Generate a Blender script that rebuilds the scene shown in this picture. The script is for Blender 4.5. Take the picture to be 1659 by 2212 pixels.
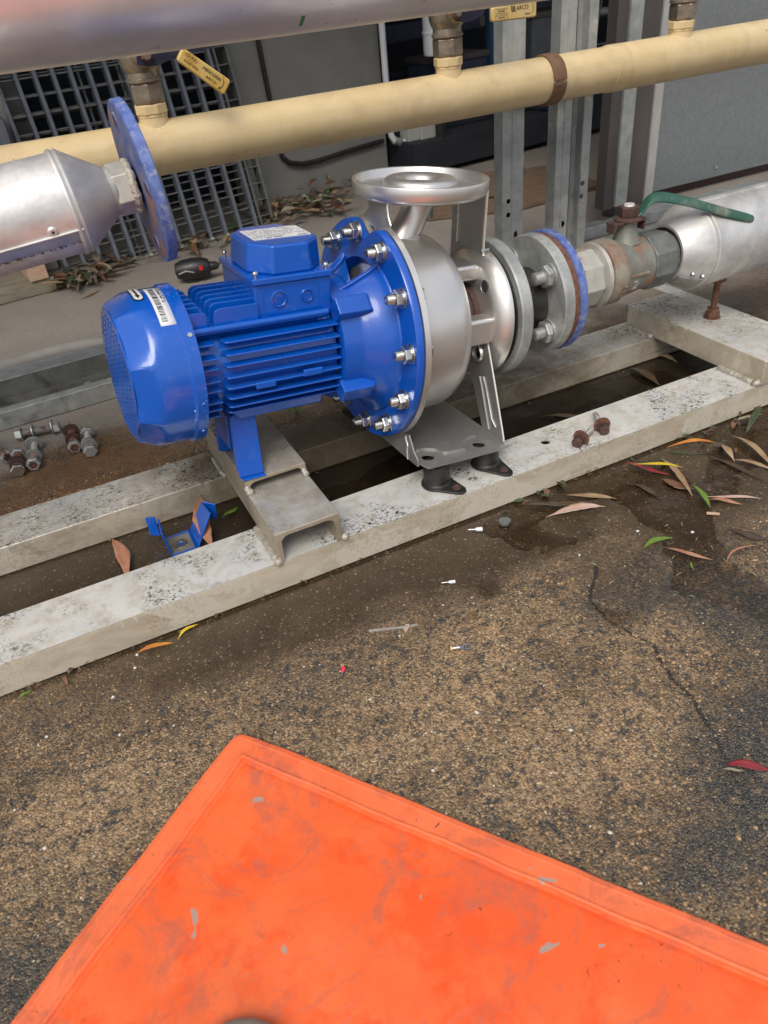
import bpy, bmesh, math, random
import numpy as np
from mathutils import Vector, Matrix
random.seed(7); np.random.seed(7)
PI = math.pi
for o in list(bpy.data.objects): bpy.data.objects.remove(o)
scn = bpy.context.scene
C = scn.collection

# ------------------------------------------------------------------ camera
cam = bpy.data.cameras.new('camera'); co = bpy.data.objects.new('camera', cam); C.objects.link(co)
Rw = Matrix(((0.89250531, 0.32386225, -0.31392278), (-0.4422012, 0.4912109, -0.7504465), (-0.088839, 0.80859452, 0.58162062)))
M4 = Rw.to_4x4(); M4.translation = Vector((0, 0, 0.735)); co.matrix_world = M4
cam.sensor_fit = 'VERTICAL'; cam.sensor_height = 36; cam.lens = 1640/2212*36
cam.clip_start = 0.02; cam.clip_end = 500
cam.dof.use_dof = True; cam.dof.focus_distance = 1.22; cam.dof.aperture_fstop = 8
scn.camera = co
# ------------------------------------------------------------------ sky and sun (soft overcast)
SUN_EL, SUN_ROT = math.radians(52), math.radians(215)
w = bpy.data.worlds.new("World"); scn.world = w; w.use_nodes = True
nt = w.node_tree; bg = nt.nodes['Background']
sky = nt.nodes.new('ShaderNodeTexSky'); sky.sky_type = 'NISHITA'; sky.sun_disc = False
sky.sun_elevation = SUN_EL; sky.sun_rotation = SUN_ROT; sky.air_density = 1.0; sky.dust_density = 3.5; sky.ozone_density = 1.0
tc = nt.nodes.new('ShaderNodeTexCoord')
cl = nt.nodes.new('ShaderNodeTexNoise'); cl.inputs['Scale'].default_value = 1.6; cl.inputs['Detail'].default_value = 6
mp = nt.nodes.new('ShaderNodeMapping'); mp.inputs['Scale'].default_value = (1, 1, 2.6)
nt.links.new(tc.outputs['Generated'], mp.inputs[0]); nt.links.new(mp.outputs[0], cl.inputs['Vector'])
cr = nt.nodes.new('ShaderNodeValToRGB'); cr.color_ramp.elements[0].position = .35; cr.color_ramp.elements[1].position = .62
cr.color_ramp.elements[0].color = (.35, .35, .35, 1); cr.color_ramp.elements[1].color = (.95, .95, .95, 1)
nt.links.new(cl.outputs['Fac'], cr.inputs[0])
mx = nt.nodes.new('ShaderNodeMix'); mx.data_type = 'RGBA'
mx.inputs[7].default_value = (5.6, 5.7, 6.0, 1)          # bright thin cloud
nt.links.new(cr.outputs[0], mx.inputs[0]); nt.links.new(sky.outputs[0], mx.inputs[6])
nt.links.new(mx.outputs[2], bg.inputs[0]); bg.inputs[1].default_value = 0.09
sl = bpy.data.lights.new('sun', 'SUN'); sl.energy = 1.5; sl.angle = math.radians(32); sl.color = (1, .95, .87)
so = bpy.data.objects.new('sun', sl); C.objects.link(so)
sd = Vector((math.sin(SUN_ROT)*math.cos(SUN_EL), math.cos(SUN_ROT)*math.cos(SUN_EL), math.sin(SUN_EL)))
so.rotation_euler = sd.to_track_quat('Z', 'Y').to_euler(); so.location = sd*5
scn.view_settings.view_transform = 'Standard'; scn.view_settings.look = 'None'
scn.view_settings.exposure = 0.78; scn.view_settings.gamma = 1; scn.view_settings.use_curve_mapping = False

# ------------------------------------------------------------------ object helpers
def props(o, label=None, cat=None, group=None, kind=None):
    if label: o['label'] = label
    if cat: o['category'] = cat
    if group: o['group'] = group
    if kind: o['kind'] = kind
    return o
def thing(name, label, cat, loc=(0, 0, 0), rot=None, group=None):
    o = bpy.data.objects.new(name, None); C.objects.link(o); o.empty_display_size = .05
    o.location = loc
    if rot is not None: o.rotation_euler = rot if not isinstance(rot, Matrix) else rot.to_euler()
    return props(o, label, cat, group)
class MB:
    def __init__(s): s.v = []; s.f = []; s.M = None
    def add(s, vs, fs):
        n = len(s.v)
        if s.M is not None: vs = [tuple(s.M @ Vector(v)) for v in vs]
        s.v += [tuple(v) for v in vs]; s.f += [tuple(i+n for i in f) for f in fs]; return s
    def box(s, x0, x1, y0, y1, z0, z1):
        return s.add([(x0,y0,z0),(x1,y0,z0),(x1,y1,z0),(x0,y1,z0),(x0,y0,z1),(x1,y0,z1),(x1,y1,z1),(x0,y1,z1)],
                     [(0,3,2,1),(4,5,6,7),(0,1,5,4),(1,2,6,5),(2,3,7,6),(3,0,4,7)])
    def prism(s, poly, a, b, axis='z'):
        def P(u, v, w): return (u, v, w) if axis == 'z' else ((w, u, v) if axis == 'x' else (u, w, v))
        n = len(poly); vs = [P(u, v, a) for u, v in poly]+[P(u, v, b) for u, v in poly]
        fs = [tuple(range(n))[::-1], tuple(range(n, 2*n))]+[(i, (i+1) % n, (i+1) % n+n, i+n) for i in range(n)]
        return s.add(vs, fs)
    def lathe(s, prof, seg=48, axis='x', c=(0, 0, 0), caps=True, skip=None, rfun=None, ph=0):
        """prof: (along, radius)"""
        vs = []; fs = []
        for a, r in prof:
            for k in range(seg):
                t = 2*PI*k/seg+ph; rr = r if rfun is None else rfun(t, r, a)
                u, v = rr*math.cos(t), rr*math.sin(t)
                p = (a, u, v) if axis == 'x' else ((u, v, a) if axis == 'z' else (v, a, u))
                vs.append((p[0]+c[0], p[1]+c[1], p[2]+c[2]))
        for i in range(len(prof)-1):
            for k in range(seg):
                if skip and skip(2*PI*(k+.5)/seg, (prof[i][0]+prof[i+1][0])/2): continue
                k2 = (k+1) % seg; fs.append((i*seg+k, (i+1)*seg+k, (i+1)*seg+k2, i*seg+k2)[::-1])
        if caps:
            if prof[0][1] > 1e-6: fs.append(tuple(range(seg))[::-1])
            if prof[-1][1] > 1e-6: fs.append(tuple(range((len(prof)-1)*seg, len(prof)*seg)))
        return s.add(vs, fs)
    def cyl(s, p0, p1, r0, r1=None, seg=20, caps=True):
        r1 = r0 if r1 is None else r1
        p0 = Vector(p0); p1 = Vector(p1); d = (p1-p0); q = d.to_track_quat('Z', 'Y').to_matrix()
        vs = []
        for p, r in ((p0, r0), (p1, r1)):
            for k in range(seg): vs.append(p+q @ Vector((r*math.cos(2*PI*k/seg), r*math.sin(2*PI*k/seg), 0)))
        fs = [(k, (k+1) % seg, (k+1) % seg+seg, k+seg) for k in range(seg)]
        if caps: fs += [tuple(range(seg))[::-1], tuple(range(seg, 2*seg))]
        return s.add(vs, fs)
    def tube(s, pts, r, seg=14):
        pts = [Vector(p) for p in pts]; n = len(pts); vs = []; fs = []
        rr = r if hasattr(r, '__len__') else [r]*n
        up = Vector((0, 0, 1)); prev = None
        for i, p in enumerate(pts):
            d = (pts[min(i+1, n-1)]-pts[max(i-1, 0)]).normalized()
            if prev is None:
                a = d.orthogonal().normalized()
            else:
                a = (prev-d*prev.dot(d)).normalized()
            prev = a; b = d.cross(a)
            for k in range(seg):
                t = 2*PI*k/seg; vs.append(p+(a*math.cos(t)+b*math.sin(t))*rr[i])
        for i in range(n-1):
            for k in range(seg):
                k2 = (k+1) % seg; fs.append((i*seg+k, i*seg+k2, (i+1)*seg+k2, (i+1)*seg+k))
        fs += [tuple(range(seg))[::-1], tuple(range((n-1)*seg, n*seg))]
        return s.add(vs, fs)
    def mesh(s, name='m'):
        m = bpy.data.meshes.new(name); m.from_pydata(s.v, [], s.f); m.update()
        bm = bmesh.new(); bm.from_mesh(m); bmesh.ops.recalc_face_normals(bm, faces=bm.faces); bm.to_mesh(m); bm.free()
        return m
    def build(s, name, mat, parent=None, bevel=0, ang=35, seg=2, solid=0, loc=None, rot=None, label=None):
        m = s.mesh(name)
        return link(name, m, mat, parent, bevel, ang, seg, solid, loc, rot, label)
def link(name, m, mat, parent=None, bevel=0, ang=35, seg=2, solid=0, loc=None, rot=None, label=None):
    if mat is not None:
        m.materials.clear(); m.materials.append(mat)
    m.polygons.foreach_set('use_smooth', [ang > 0]*len(m.polygons))
    if ang > 0 and not bevel: m.set_sharp_from_angle(angle=math.radians(ang))
    o = bpy.data.objects.new(name, m); C.objects.link(o)
    if parent is not None: o.parent = parent
    if loc is not None: o.location = loc
    if rot is not None: o.rotation_euler = rot
    if solid:
        md = o.modifiers.new('thick', 'SOLIDIFY'); md.thickness = solid; md.offset = -1
    if bevel:
        md = o.modifiers.new('bevel', 'BEVEL'); md.width = bevel; md.segments = seg; md.limit_method = 'ANGLE'
        md.angle_limit = math.radians(30); md.harden_normals = True
    if label: o['label'] = label
    return o
def share(o, parent=None, loc=None, rot=None):
    c = o.copy(); C.objects.link(c)
    if parent is not None: c.parent = parent
    if loc is not None: c.location = loc
    if rot is not None: c.rotation_euler = rot
    return c
def copy_tree(o, loc=None, rot=None, label=None, parent=None, group=None):
    c = o.copy(); C.objects.link(c)
    if parent is not None: c.parent = parent
    if loc is not None: c.location = loc
    if rot is not None: c.rotation_euler = rot
    if label: c['label'] = label
    if group: c['group'] = group
    for ch in [x for x in bpy.data.objects if x.parent == o]: copy_tree(ch, parent=c)
    return c
def curve_mesh(polys, depth, bevel=0):
    """filled 2D outline with holes -> mesh (xy plane, z thickness)"""
    cu = bpy.data.curves.new('outline', 'CURVE'); cu.dimensions = '2D'; cu.fill_mode = 'BOTH'; cu.extrude = depth/2
    if bevel: cu.bevel_depth = bevel; cu.bevel_resolution = 1; cu.offset = -bevel; cu.extrude = max(depth/2-bevel, 1e-5)
    for p in polys:
        sp = cu.splines.new('POLY'); sp.points.add(len(p)-1); sp.use_cyclic_u = True
        for i, (x, y) in enumerate(p): sp.points[i].co = (x, y, 0, 1)
    o = bpy.data.objects.new('tmp', cu); C.objects.link(o)
    dg = bpy.context.evaluated_depsgraph_get(); m = bpy.data.meshes.new_from_object(o.evaluated_get(dg))
    bpy.data.objects.remove(o); bpy.data.curves.remove(cu); return m
def circ(cx, cy, r, n=24, cw=False, ry=None):
    p = [(cx+r*math.cos(2*PI*i/n), cy+(ry or r)*math.sin(2*PI*i/n)) for i in range(n)]
    return p[::-1] if cw else p
def rounded(poly, r, n=4):
    out = []; N = len(poly)
    for i in range(N):
        a = Vector(poly[i-1]); b = Vector(poly[i]); c = Vector(poly[(i+1) % N])
        u = (a-b); v = (c-b); rr = min(r, u.length*.45, v.length*.45); u.normalize(); v.normalize()
        p = b+u*rr; q = b+v*rr
        for k in range(n+1):
            t = k/n; out.append(tuple((1-t)**2*p+2*t*(1-t)*b+t*t*q))
    return out
def text_mesh(s, size, depth=0.0004, align='CENTER'):
    cu = bpy.data.curves.new('txt', 'FONT'); cu.body = s; cu.size = size; cu.extrude = depth/2; cu.resolution_u = 2
    cu.align_x = align; cu.align_y = 'CENTER'
    o = bpy.data.objects.new('tmp', cu); C.objects.link(o)
    dg = bpy.context.evaluated_depsgraph_get(); m = bpy.data.meshes.new_from_object(o.evaluated_get(dg))
    bpy.data.objects.remove(o); bpy.data.curves.remove(cu); return m
def xform(m, mat): m.transform(mat); m.update(); return m
def basis(o, x, y, z): # matrix from origin and axes
    x, y, z = Vector(x), Vector(y), Vector(z)
    return Matrix(((x[0], y[0], z[0], o[0]), (x[1], y[1], z[1], o[1]), (x[2], y[2], z[2], o[2]), (0, 0, 0, 1)))

# ------------------------------------------------------------------ materials
def newmat(name):
    m = bpy.data.materials.new(name); m.use_nodes = True; nt = m.node_tree
    return m, nt, nt.nodes['Principled BSDF'], lambda t, **k: mknode(nt, t, k)
def mknode(nt, t, k):
    n = nt.nodes.new(t)
    for a, b in k.items(): setattr(n, a, b)
    return n
def noise(nt, vec, scale, detail=4, rough=.55, dist=0):
    n = nt.nodes.new('ShaderNodeTexNoise'); n.inputs['Scale'].default_value = scale; n.inputs['Detail'].default_value = detail
    n.inputs['Roughness'].default_value = rough; n.inputs['Distortion'].default_value = dist
    nt.links.new(vec, n.inputs['Vector']); return n.outputs['Fac']
def ramp(nt, fac, stops):
    r = nt.nodes.new('ShaderNodeValToRGB'); e = r.color_ramp.elements
    while len(e) < len(stops): e.new(.5)
    for i, (p, c) in enumerate(stops):
        e[i].position = p; e[i].color = (c, c, c, 1) if not hasattr(c, '__len__') else (*c, 1)
    nt.links.new(fac, r.inputs[0]); return r.outputs[0]
def mix(nt, f, a, b, blend='MIX'):
    m = nt.nodes.new('ShaderNodeMix'); m.data_type = 'RGBA'; m.blend_type = blend
    for sock, v in ((m.inputs[0], f), (m.inputs[6], a), (m.inputs[7], b)):
        if hasattr(v, 'links') or isinstance(v, bpy.types.NodeSocket): nt.links.new(v, sock)
        elif hasattr(v, '__len__'): sock.default_value = (*v, 1)
        else: sock.default_value = v
    return m.outputs[2]
def mth(nt, op, a, b=0.0, c=None, clamp=False):
    m = nt.nodes.new('ShaderNodeMath'); m.operation = op; m.use_clamp = clamp
    for i, v in enumerate((a, b, c)):
        if v is None: continue
        if isinstance(v, bpy.types.NodeSocket): nt.links.new(v, m.inputs[i])
        else: m.inputs[i].default_value = v
    return m.outputs[0]
def objvec(nt, scale=(1, 1, 1), world=False):
    t = nt.nodes.new('ShaderNodeTexCoord'); m = nt.nodes.new('ShaderNodeMapping'); m.inputs['Scale'].default_value = scale
    if world:
        g = nt.nodes.new('ShaderNodeNewGeometry'); nt.links.new(g.outputs['Position'], m.inputs[0])
    else: nt.links.new(t.outputs['Object'], m.inputs[0])
    return m.outputs[0]
def bump(nt, bsdf, h, strength, dist=.001):
    b = nt.nodes.new('ShaderNodeBump'); b.inputs['Strength'].default_value = strength; b.inputs['Distance'].default_value = dist
    nt.links.new(h, b.inputs['Height']); nt.links.new(b.outputs[0], bsdf.inputs['Normal'])
def pbr(name, a, b=None, scale=30, lo=.35, hi=.65, rough=(.4, .6), metal=0., bmp=0., bscale=400, bdist=.0006, speck=None, sscale=300, sthr=.66, stain=None, stscale=9, stlo=.5, sthi=.7, coat=0, aniso=(1, 1, 1), spec=None):
    m, nt, bs, N = newmat(name); v = objvec(nt, aniso, world=True)
    n1 = noise(nt, v, scale, 6, .6); f = ramp(nt, n1, [(lo, 0.), (hi, 1.)])
    col = mix(nt, f, a, b if b else a)
    if stain:
        n2 = noise(nt, v, stscale, 7, .65, .4); col = mix(nt, ramp(nt, n2, [(stlo, 0.), (sthi, 1.)]), col, stain)
    if speck:
        n3 = noise(nt, v, sscale, 3, .6); n4 = noise(nt, v, sscale*.07, 3, .6)
        s_ = mth(nt, 'MULTIPLY', ramp(nt, n3, [(sthr, 0.), (sthr+.04, 1.)]), ramp(nt, n4, [(.42, 0.), (.6, 1.)]))
        col = mix(nt, s_, col, speck)
    nt.links.new(col, bs.inputs['Base Color']); bs.inputs['Metallic'].default_value = metal
    nr = noise(nt, v, scale*2.3, 5, .6)
    r = nt.nodes.new('ShaderNodeMapRange'); r.inputs[1].default_value = .3; r.inputs[2].default_value = .7
    r.inputs[3].default_value = rough[0]; r.inputs[4].default_value = rough[1]
    nt.links.new(nr, r.inputs[0]); nt.links.new(r.outputs[0], bs.inputs['Roughness'])
    if bmp: bump(nt, bs, noise(nt, v, bscale, 3, .6), bmp, bdist)
    if coat: bs.inputs['Coat Weight'].default_value = coat; bs.inputs['Coat Roughness'].default_value = .12
    if spec is not None: bs.inputs['Specular IOR Level'].default_value = spec
    return m
m_blue = pbr('pump_blue_paint', (.0008, .078, .42), (.001, .088, .47), 12, rough=(.2, .3), bmp=.15, bscale=500, bdist=.0003, coat=.45, stain=(.05, .12, .40), stscale=45, stlo=.58, sthi=.78, speck=(.16, .22, .42), sscale=300, sthr=.70)
m_bluecast = pbr('pump_blue_cast', (.0008, .072, .40), (.001, .08, .44), 12, rough=(.25, .38), bmp=.5, bscale=600, bdist=.0005, coat=.5)
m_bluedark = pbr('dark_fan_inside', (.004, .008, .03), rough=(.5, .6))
m_steel = pbr('satin_stainless', (.66, .64, .61), (.72, .70, .67), 8, rough=(.3, .4), metal=.88, bmp=.1, bscale=700, bdist=.0002, speck=(.5, .47, .44), sscale=120, sthr=.72, aniso=(1, 1, 1))
m_steel2 = pbr('stamped_stainless', (.33, .325, .315), (.40, .39, .375), 30, rough=(.36, .48), metal=.72, bmp=.1, bscale=900, bdist=.0002)
m_cut = pbr('bright_cut_edge', (.85, .82, .75), rough=(.2, .3), metal=.6)
m_zinc = pbr('zinc_bolt', (.5, .51, .5), (.62, .62, .6), 120, rough=(.22, .36), metal=1, bmp=.1)
m_galv = pbr('galvanised', (.34, .355, .345), (.47, .48, .455), 45, rough=(.4, .58), metal=.4, bmp=.2, bscale=300, stain=(.24, .25, .25), stscale=14)
m_galvpost = pbr('galvanised_post', (.33, .355, .355), (.47, .49, .48), 28, rough=(.45, .65), metal=.55, bmp=.2, bscale=200, stain=(.54, .55, .52), stscale=8, stlo=.56, sthi=.62)
m_galvbolt = pbr('galvanised_bolt', (.38, .39, .38), (.55, .56, .54), 160, rough=(.35, .55), metal=.7, bmp=.3, bscale=700)
m_alu = None
m_clad = pbr('aluminium_cladding', (.50, .50, .50), (.70, .69, .67), 24, rough=(.42, .58), metal=.68, bmp=.4, bscale=36, bdist=.0015, stain=(.5, .43, .36), stscale=11, stlo=.5, sthi=.8, speck=(.32, .3, .28), sscale=210, sthr=.7)
m_cladtop = pbr('worn_cladding', (.66, .64, .645), (.76, .745, .735), 14, rough=(.26, .4), metal=.5, bmp=.25, bscale=25, bdist=.0015, speck=(.75, .72, .66), sscale=260, sthr=.7)
m_cream = pbr('cream_pvc', (.67, .51, .27), (.74, .58, .34), 9, rough=(.28, .4), stain=(.53, .38, .22), stscale=10, stlo=.48, sthi=.8, speck=(.2, .12, .06), sscale=150, sthr=.68, bmp=.15, bscale=60)
m_brown = pbr('brown_clamp', (.14, .075, .04), (.2, .11, .065), 60, rough=(.5, .7), bmp=.2)
m_rust = pbr('rust', (.085, .035, .02), (.19, .085, .05), 160, rough=(.7, .9), bmp=.6, bscale=900, bdist=.001)
m_rustdark = pbr('dark_rust', (.045, .026, .022), (.09, .045, .035), 160, rough=(.6, .85), bmp=.5, bscale=800)
m_rustbolt = pbr('rusty_bolt', (.34, .33, .31), (.2, .1, .055), 70, lo=.5, hi=.62, rough=(.4, .7), metal=.5, bmp=.4, bscale=800)
m_oldblue = pbr('old_blue_paint', (.05, .085, .30), (.13, .19, .42), 90, rough=(.4, .6), bmp=.5, bscale=350, bdist=.001, stain=(.3, .33, .38), stscale=50, stlo=.54, sthi=.68)
m_oldblueface = pbr('rusty_blue_face', (.05, .08, .26), (.14, .16, .26), 60, rough=(.5, .7), bmp=.3, stain=(.26, .13, .07), stscale=13, stlo=.5, sthi=.62)
m_rubber = pbr('black_rubber', (.010, .010, .010), (.026, .025, .023), 70, rough=(.35, .6), bmp=.3)
m_blackpipe = pbr('black_rubber_pipe', (.014, .014, .014), (.03, .029, .028), 50, rough=(.4, .65), bmp=.2, stain=(.12, .09, .06), stscale=20, stlo=.6, sthi=.8)
m_black = pbr('black_plastic', (.01, .01, .012), (.02, .02, .022), 60, rough=(.35, .5))
m_navy = pbr('dark_blue_lever', (.008, .01, .03), (.02, .022, .045), 80, rough=(.35, .5))
m_brass = pbr('dirty_plated_brass', (.26, .22, .17), (.36, .31, .25), 50, rough=(.3, .5), metal=.7, bmp=.25, bscale=300, stain=(.16, .12, .09), stscale=30, stlo=.5, sthi=.7)
m_valve = pbr('corroded_brass_valve', (.16, .17, .15), (.24, .24, .2), 40, rough=(.45, .65), metal=.35, bmp=.4, bscale=400, stain=(.3, .15, .09), stscale=26, stlo=.5, sthi=.6)
m_valvered = pbr('copper_red_band', (.19, .115, .08), (.27, .175, .125), 60, rough=(.45, .65), metal=.3, bmp=.3, stain=(.30, .28, .22), stscale=18, stlo=.44, sthi=.6)
m_valvegrey = pbr('grey_union', (.44, .43, .39), (.56, .54, .48), 40, rough=(.4, .6), metal=.5, bmp=.4, bscale=300, stain=(.5, .36, .22), stscale=18, stlo=.55, sthi=.75)
m_valvedark = pbr('dark_union', (.13, .14, .135), (.2, .21, .2), 40, rough=(.45, .6), metal=.45, bmp=.3, bscale=300)
m_green = pbr('green_lever', (.02, .075, .055), (.03, .10, .075), 30, rough=(.3, .5), stain=(.28, .25, .18), stscale=13, stlo=.5, sthi=.75, bmp=.1)
m_yellow = pbr('yellow_tag', (.60, .37, .07), (.66, .47, .17), 25, rough=(.35, .5), stain=(.45, .3, .1), stscale=40, stlo=.6, sthi=.8)
m_yellow2 = pbr('pale_yellow_tag', (.66, .5, .24), (.6, .42, .16), 25, rough=(.35, .5))
m_white = pbr('white_label', (.72, .72, .72), (.66, .66, .67), 60, rough=(.3, .4))
m_ink = pbr('ink', (.015, .015, .02), rough=(.5, .6))
m_inkgrey = pbr('grey_print', (.22, .23, .26), rough=(.5, .6))
m_inkbrown = pbr('brown_print', (.09, .045, .012), rough=(.5, .6))
m_pvcwhite = pbr('white_pvc', (.74, .76, .79), (.8, .82, .84), 20, rough=(.35, .5))
m_boxgrey = pbr('grey_junction_box', (.42, .44, .4), (.47, .48, .44), 20, rough=(.45, .6))
m_wall = pbr('grey_concrete_wall', (.2, .2, .185), (.25, .245, .225), 6, rough=(.85, .95), bmp=.4, bscale=120, bdist=.002, speck=(.1, .1, .09), sscale=120, sthr=.7)
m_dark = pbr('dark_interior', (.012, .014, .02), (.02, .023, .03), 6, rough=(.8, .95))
m_navybeam = pbr('navy_painted_steel', (.02, .03, .06), (.035, .045, .08), 12, rough=(.5, .7))
m_bluepipe = pbr('dull_blue_pipe', (.03, .09, .17), (.045, .12, .21), 12, rough=(.45, .6))
m_card = pbr('cardboard', (.13, .085, .055), (.17, .11, .075), 20, rough=(.8, .9))
m_grate = pbr('grey_grating', (.1, .115, .14), (.14, .155, .175), 30, rough=(.45, .6), metal=.1)
m_grate2 = pbr('grey_grating_old', (.10, .11, .105), (.15, .155, .15), 30, rough=(.5, .7), metal=.1)
m_panel = pbr('galvanised_sheet_panel', (.21, .23, .235), (.27, .29, .295), 110, lo=.35, hi=.65, rough=(.42, .6), metal=.5, stain=(.22, .25, .26), stscale=30)
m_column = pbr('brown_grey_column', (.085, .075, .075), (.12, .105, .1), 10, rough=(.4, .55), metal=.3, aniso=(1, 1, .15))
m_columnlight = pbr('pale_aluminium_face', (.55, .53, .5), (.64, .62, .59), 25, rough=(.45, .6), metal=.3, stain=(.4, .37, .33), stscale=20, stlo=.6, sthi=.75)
m_wood = pbr('raw_wood', (.42, .27, .17), (.52, .36, .25), 40, rough=(.7, .85), aniso=(1, 1, 8))
m_woodold = pbr('weathered_wood', (.16, .14, .1), (.28, .25, .19), 30, rough=(.8, .9), aniso=(.3, 3, 6))
m_hose = pbr('grey_hose', (.24, .23, .21), (.3, .285, .26), 15, rough=(.6, .75), stain=(.28, .2, .16), stscale=20, stlo=.6, sthi=.8)
m_weld = pbr('weld_bead', (.36, .33, .27), (.52, .49, .43), 130, rough=(.4, .62), metal=.4, bmp=.9, bscale=350, bdist=.002)
m_chdark = pbr('dirty_channel_inside', (.12, .12, .105), (.21, .21, .19), 22, rough=(.5, .7), metal=.2, stain=(.07, .065, .05), stscale=16, stlo=.52, sthi=.66)
m_channel = pbr('weathered_strut', (.27, .28, .26), (.39, .39, .365), 25, rough=(.5, .7), metal=.35, bmp=.2, stain=(.1, .1, .085), stscale=16, stlo=.55, sthi=.7)
m_red = pbr('red_plastic', (.5, .02, .02), rough=(.4, .5))
m_boot = pbr('boot_toe', (.22, .2, .16), (.26, .24, .19), 40, rough=(.7, .85), bmp=.2)
m_lug = pbr('tinned_copper', (.5, .5, .5), rough=(.25, .4), metal=1)
m_pinkred = pbr('red_ferrule', (.75, .03, .06), rough=(.4, .5))
m_plant = pbr('small_green_leaf', (.05, .11, .02), (.08, .15, .03), 60, rough=(.5, .6))

def alu_material(name='weathered_aluminium', dirt_shade=0.0):
    m, nt, bs, N = newmat(name); v = objvec(nt, world=True); vs = objvec(nt, (1, 3, 3), world=True)
    n1 = noise(nt, v, 7, 6, .6); n2 = noise(nt, v, 40, 6, .65)
    col = mix(nt, ramp(nt, n1, [(.35, 0.), (.65, 1.)]), (.60, .605, .59), (.74, .72, .67))
    col = mix(nt, ramp(nt, n2, [(.45, 0.), (.75, .75)]), col, (.45, .365, .235))
    # tops painted lighter as if lit, sides beige as if reflecting ground, plus brown water tide marks
    g = N('ShaderNodeNewGeometry'); sx = N('ShaderNodeSeparateXYZ'); nt.links.new(g.outputs['Normal'], sx.inputs[0])
    top = ramp(nt, sx.outputs['Z'], [(.5, 0.), (.9, 1.)])
    n3 = noise(nt, vs, 9, 7, .7, .6)
    side = mix(nt, ramp(nt, n3, [(.42, 0.), (.62, 1.)]), (.60, .54, .43), (.47, .41, .31))
    n5 = noise(nt, v, 5.5, 5, .6, 1.2)
    side = mix(nt, ramp(nt, n5, [(.53, 0.), (.545, 1.)]), side, (.62, .57, .47))
    col = mix(nt, top, side, col)
    if dirt_shade:  # brown dirt film, thickest under the pump where its shade is painted in
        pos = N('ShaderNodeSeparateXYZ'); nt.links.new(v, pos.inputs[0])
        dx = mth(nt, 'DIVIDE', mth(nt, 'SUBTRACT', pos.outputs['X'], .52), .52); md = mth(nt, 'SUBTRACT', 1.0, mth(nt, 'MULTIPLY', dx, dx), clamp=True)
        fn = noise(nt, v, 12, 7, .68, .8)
        ff = mth(nt, 'MULTIPLY', ramp(nt, mth(nt, 'ADD', mth(nt, 'MULTIPLY', md, .55), fn), [(.45, .1), (.95, 1.)]), dirt_shade)
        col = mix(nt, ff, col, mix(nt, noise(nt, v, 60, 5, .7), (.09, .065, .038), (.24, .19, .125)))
    # mould specks, in clusters, mostly on tops
    sp = noise(nt, objvec(nt, (1, 2.2, 1), world=True), 230, 4, .7); cl = noise(nt, v, 9, 6, .65, .5)
    thr = mth(nt, 'MULTIPLY', ramp(nt, sp, [(.53, 0.), (.58, 1.)]), ramp(nt, cl, [(.45, 0.), (.6, 1.)]))
    sp2 = noise(nt, v, 120, 4, .6); thr2 = mth(nt, 'MULTIPLY', ramp(nt, sp2, [(.565, 0.), (.60, 1.)]), ramp(nt, cl, [(.48, 0.), (.6, 1.)]))
    thr = mth(nt, 'MAXIMUM', thr, thr2)
    sa = mth(nt, 'MULTIPLY_ADD', top, .75, .25); thr = mth(nt, 'MULTIPLY', thr, sa)
    col = mix(nt, mth(nt, 'MULTIPLY', thr, .95), col, (.04, .035, .028))
    nt.links.new(col, bs.inputs['Base Color']); bs.inputs['Metallic'].default_value = .3
    r = nt.nodes.new('ShaderNodeMapRange'); r.inputs[3].default_value = .38; r.inputs[4].default_value = .62
    nt.links.new(n2, r.inputs[0]); nt.links.new(r.outputs[0], bs.inputs['Roughness'])
    bump(nt, bs, mth(nt, 'ADD', noise(nt, v, 260, 4, .6), mth(nt, 'MULTIPLY', thr, .6)), .25, .0006)
    return m
m_alu = alu_material()
m_alud = alu_material('dirty_shaded_aluminium', .95)
m_aluc = alu_material('stained_shaded_aluminium', .62)

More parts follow.
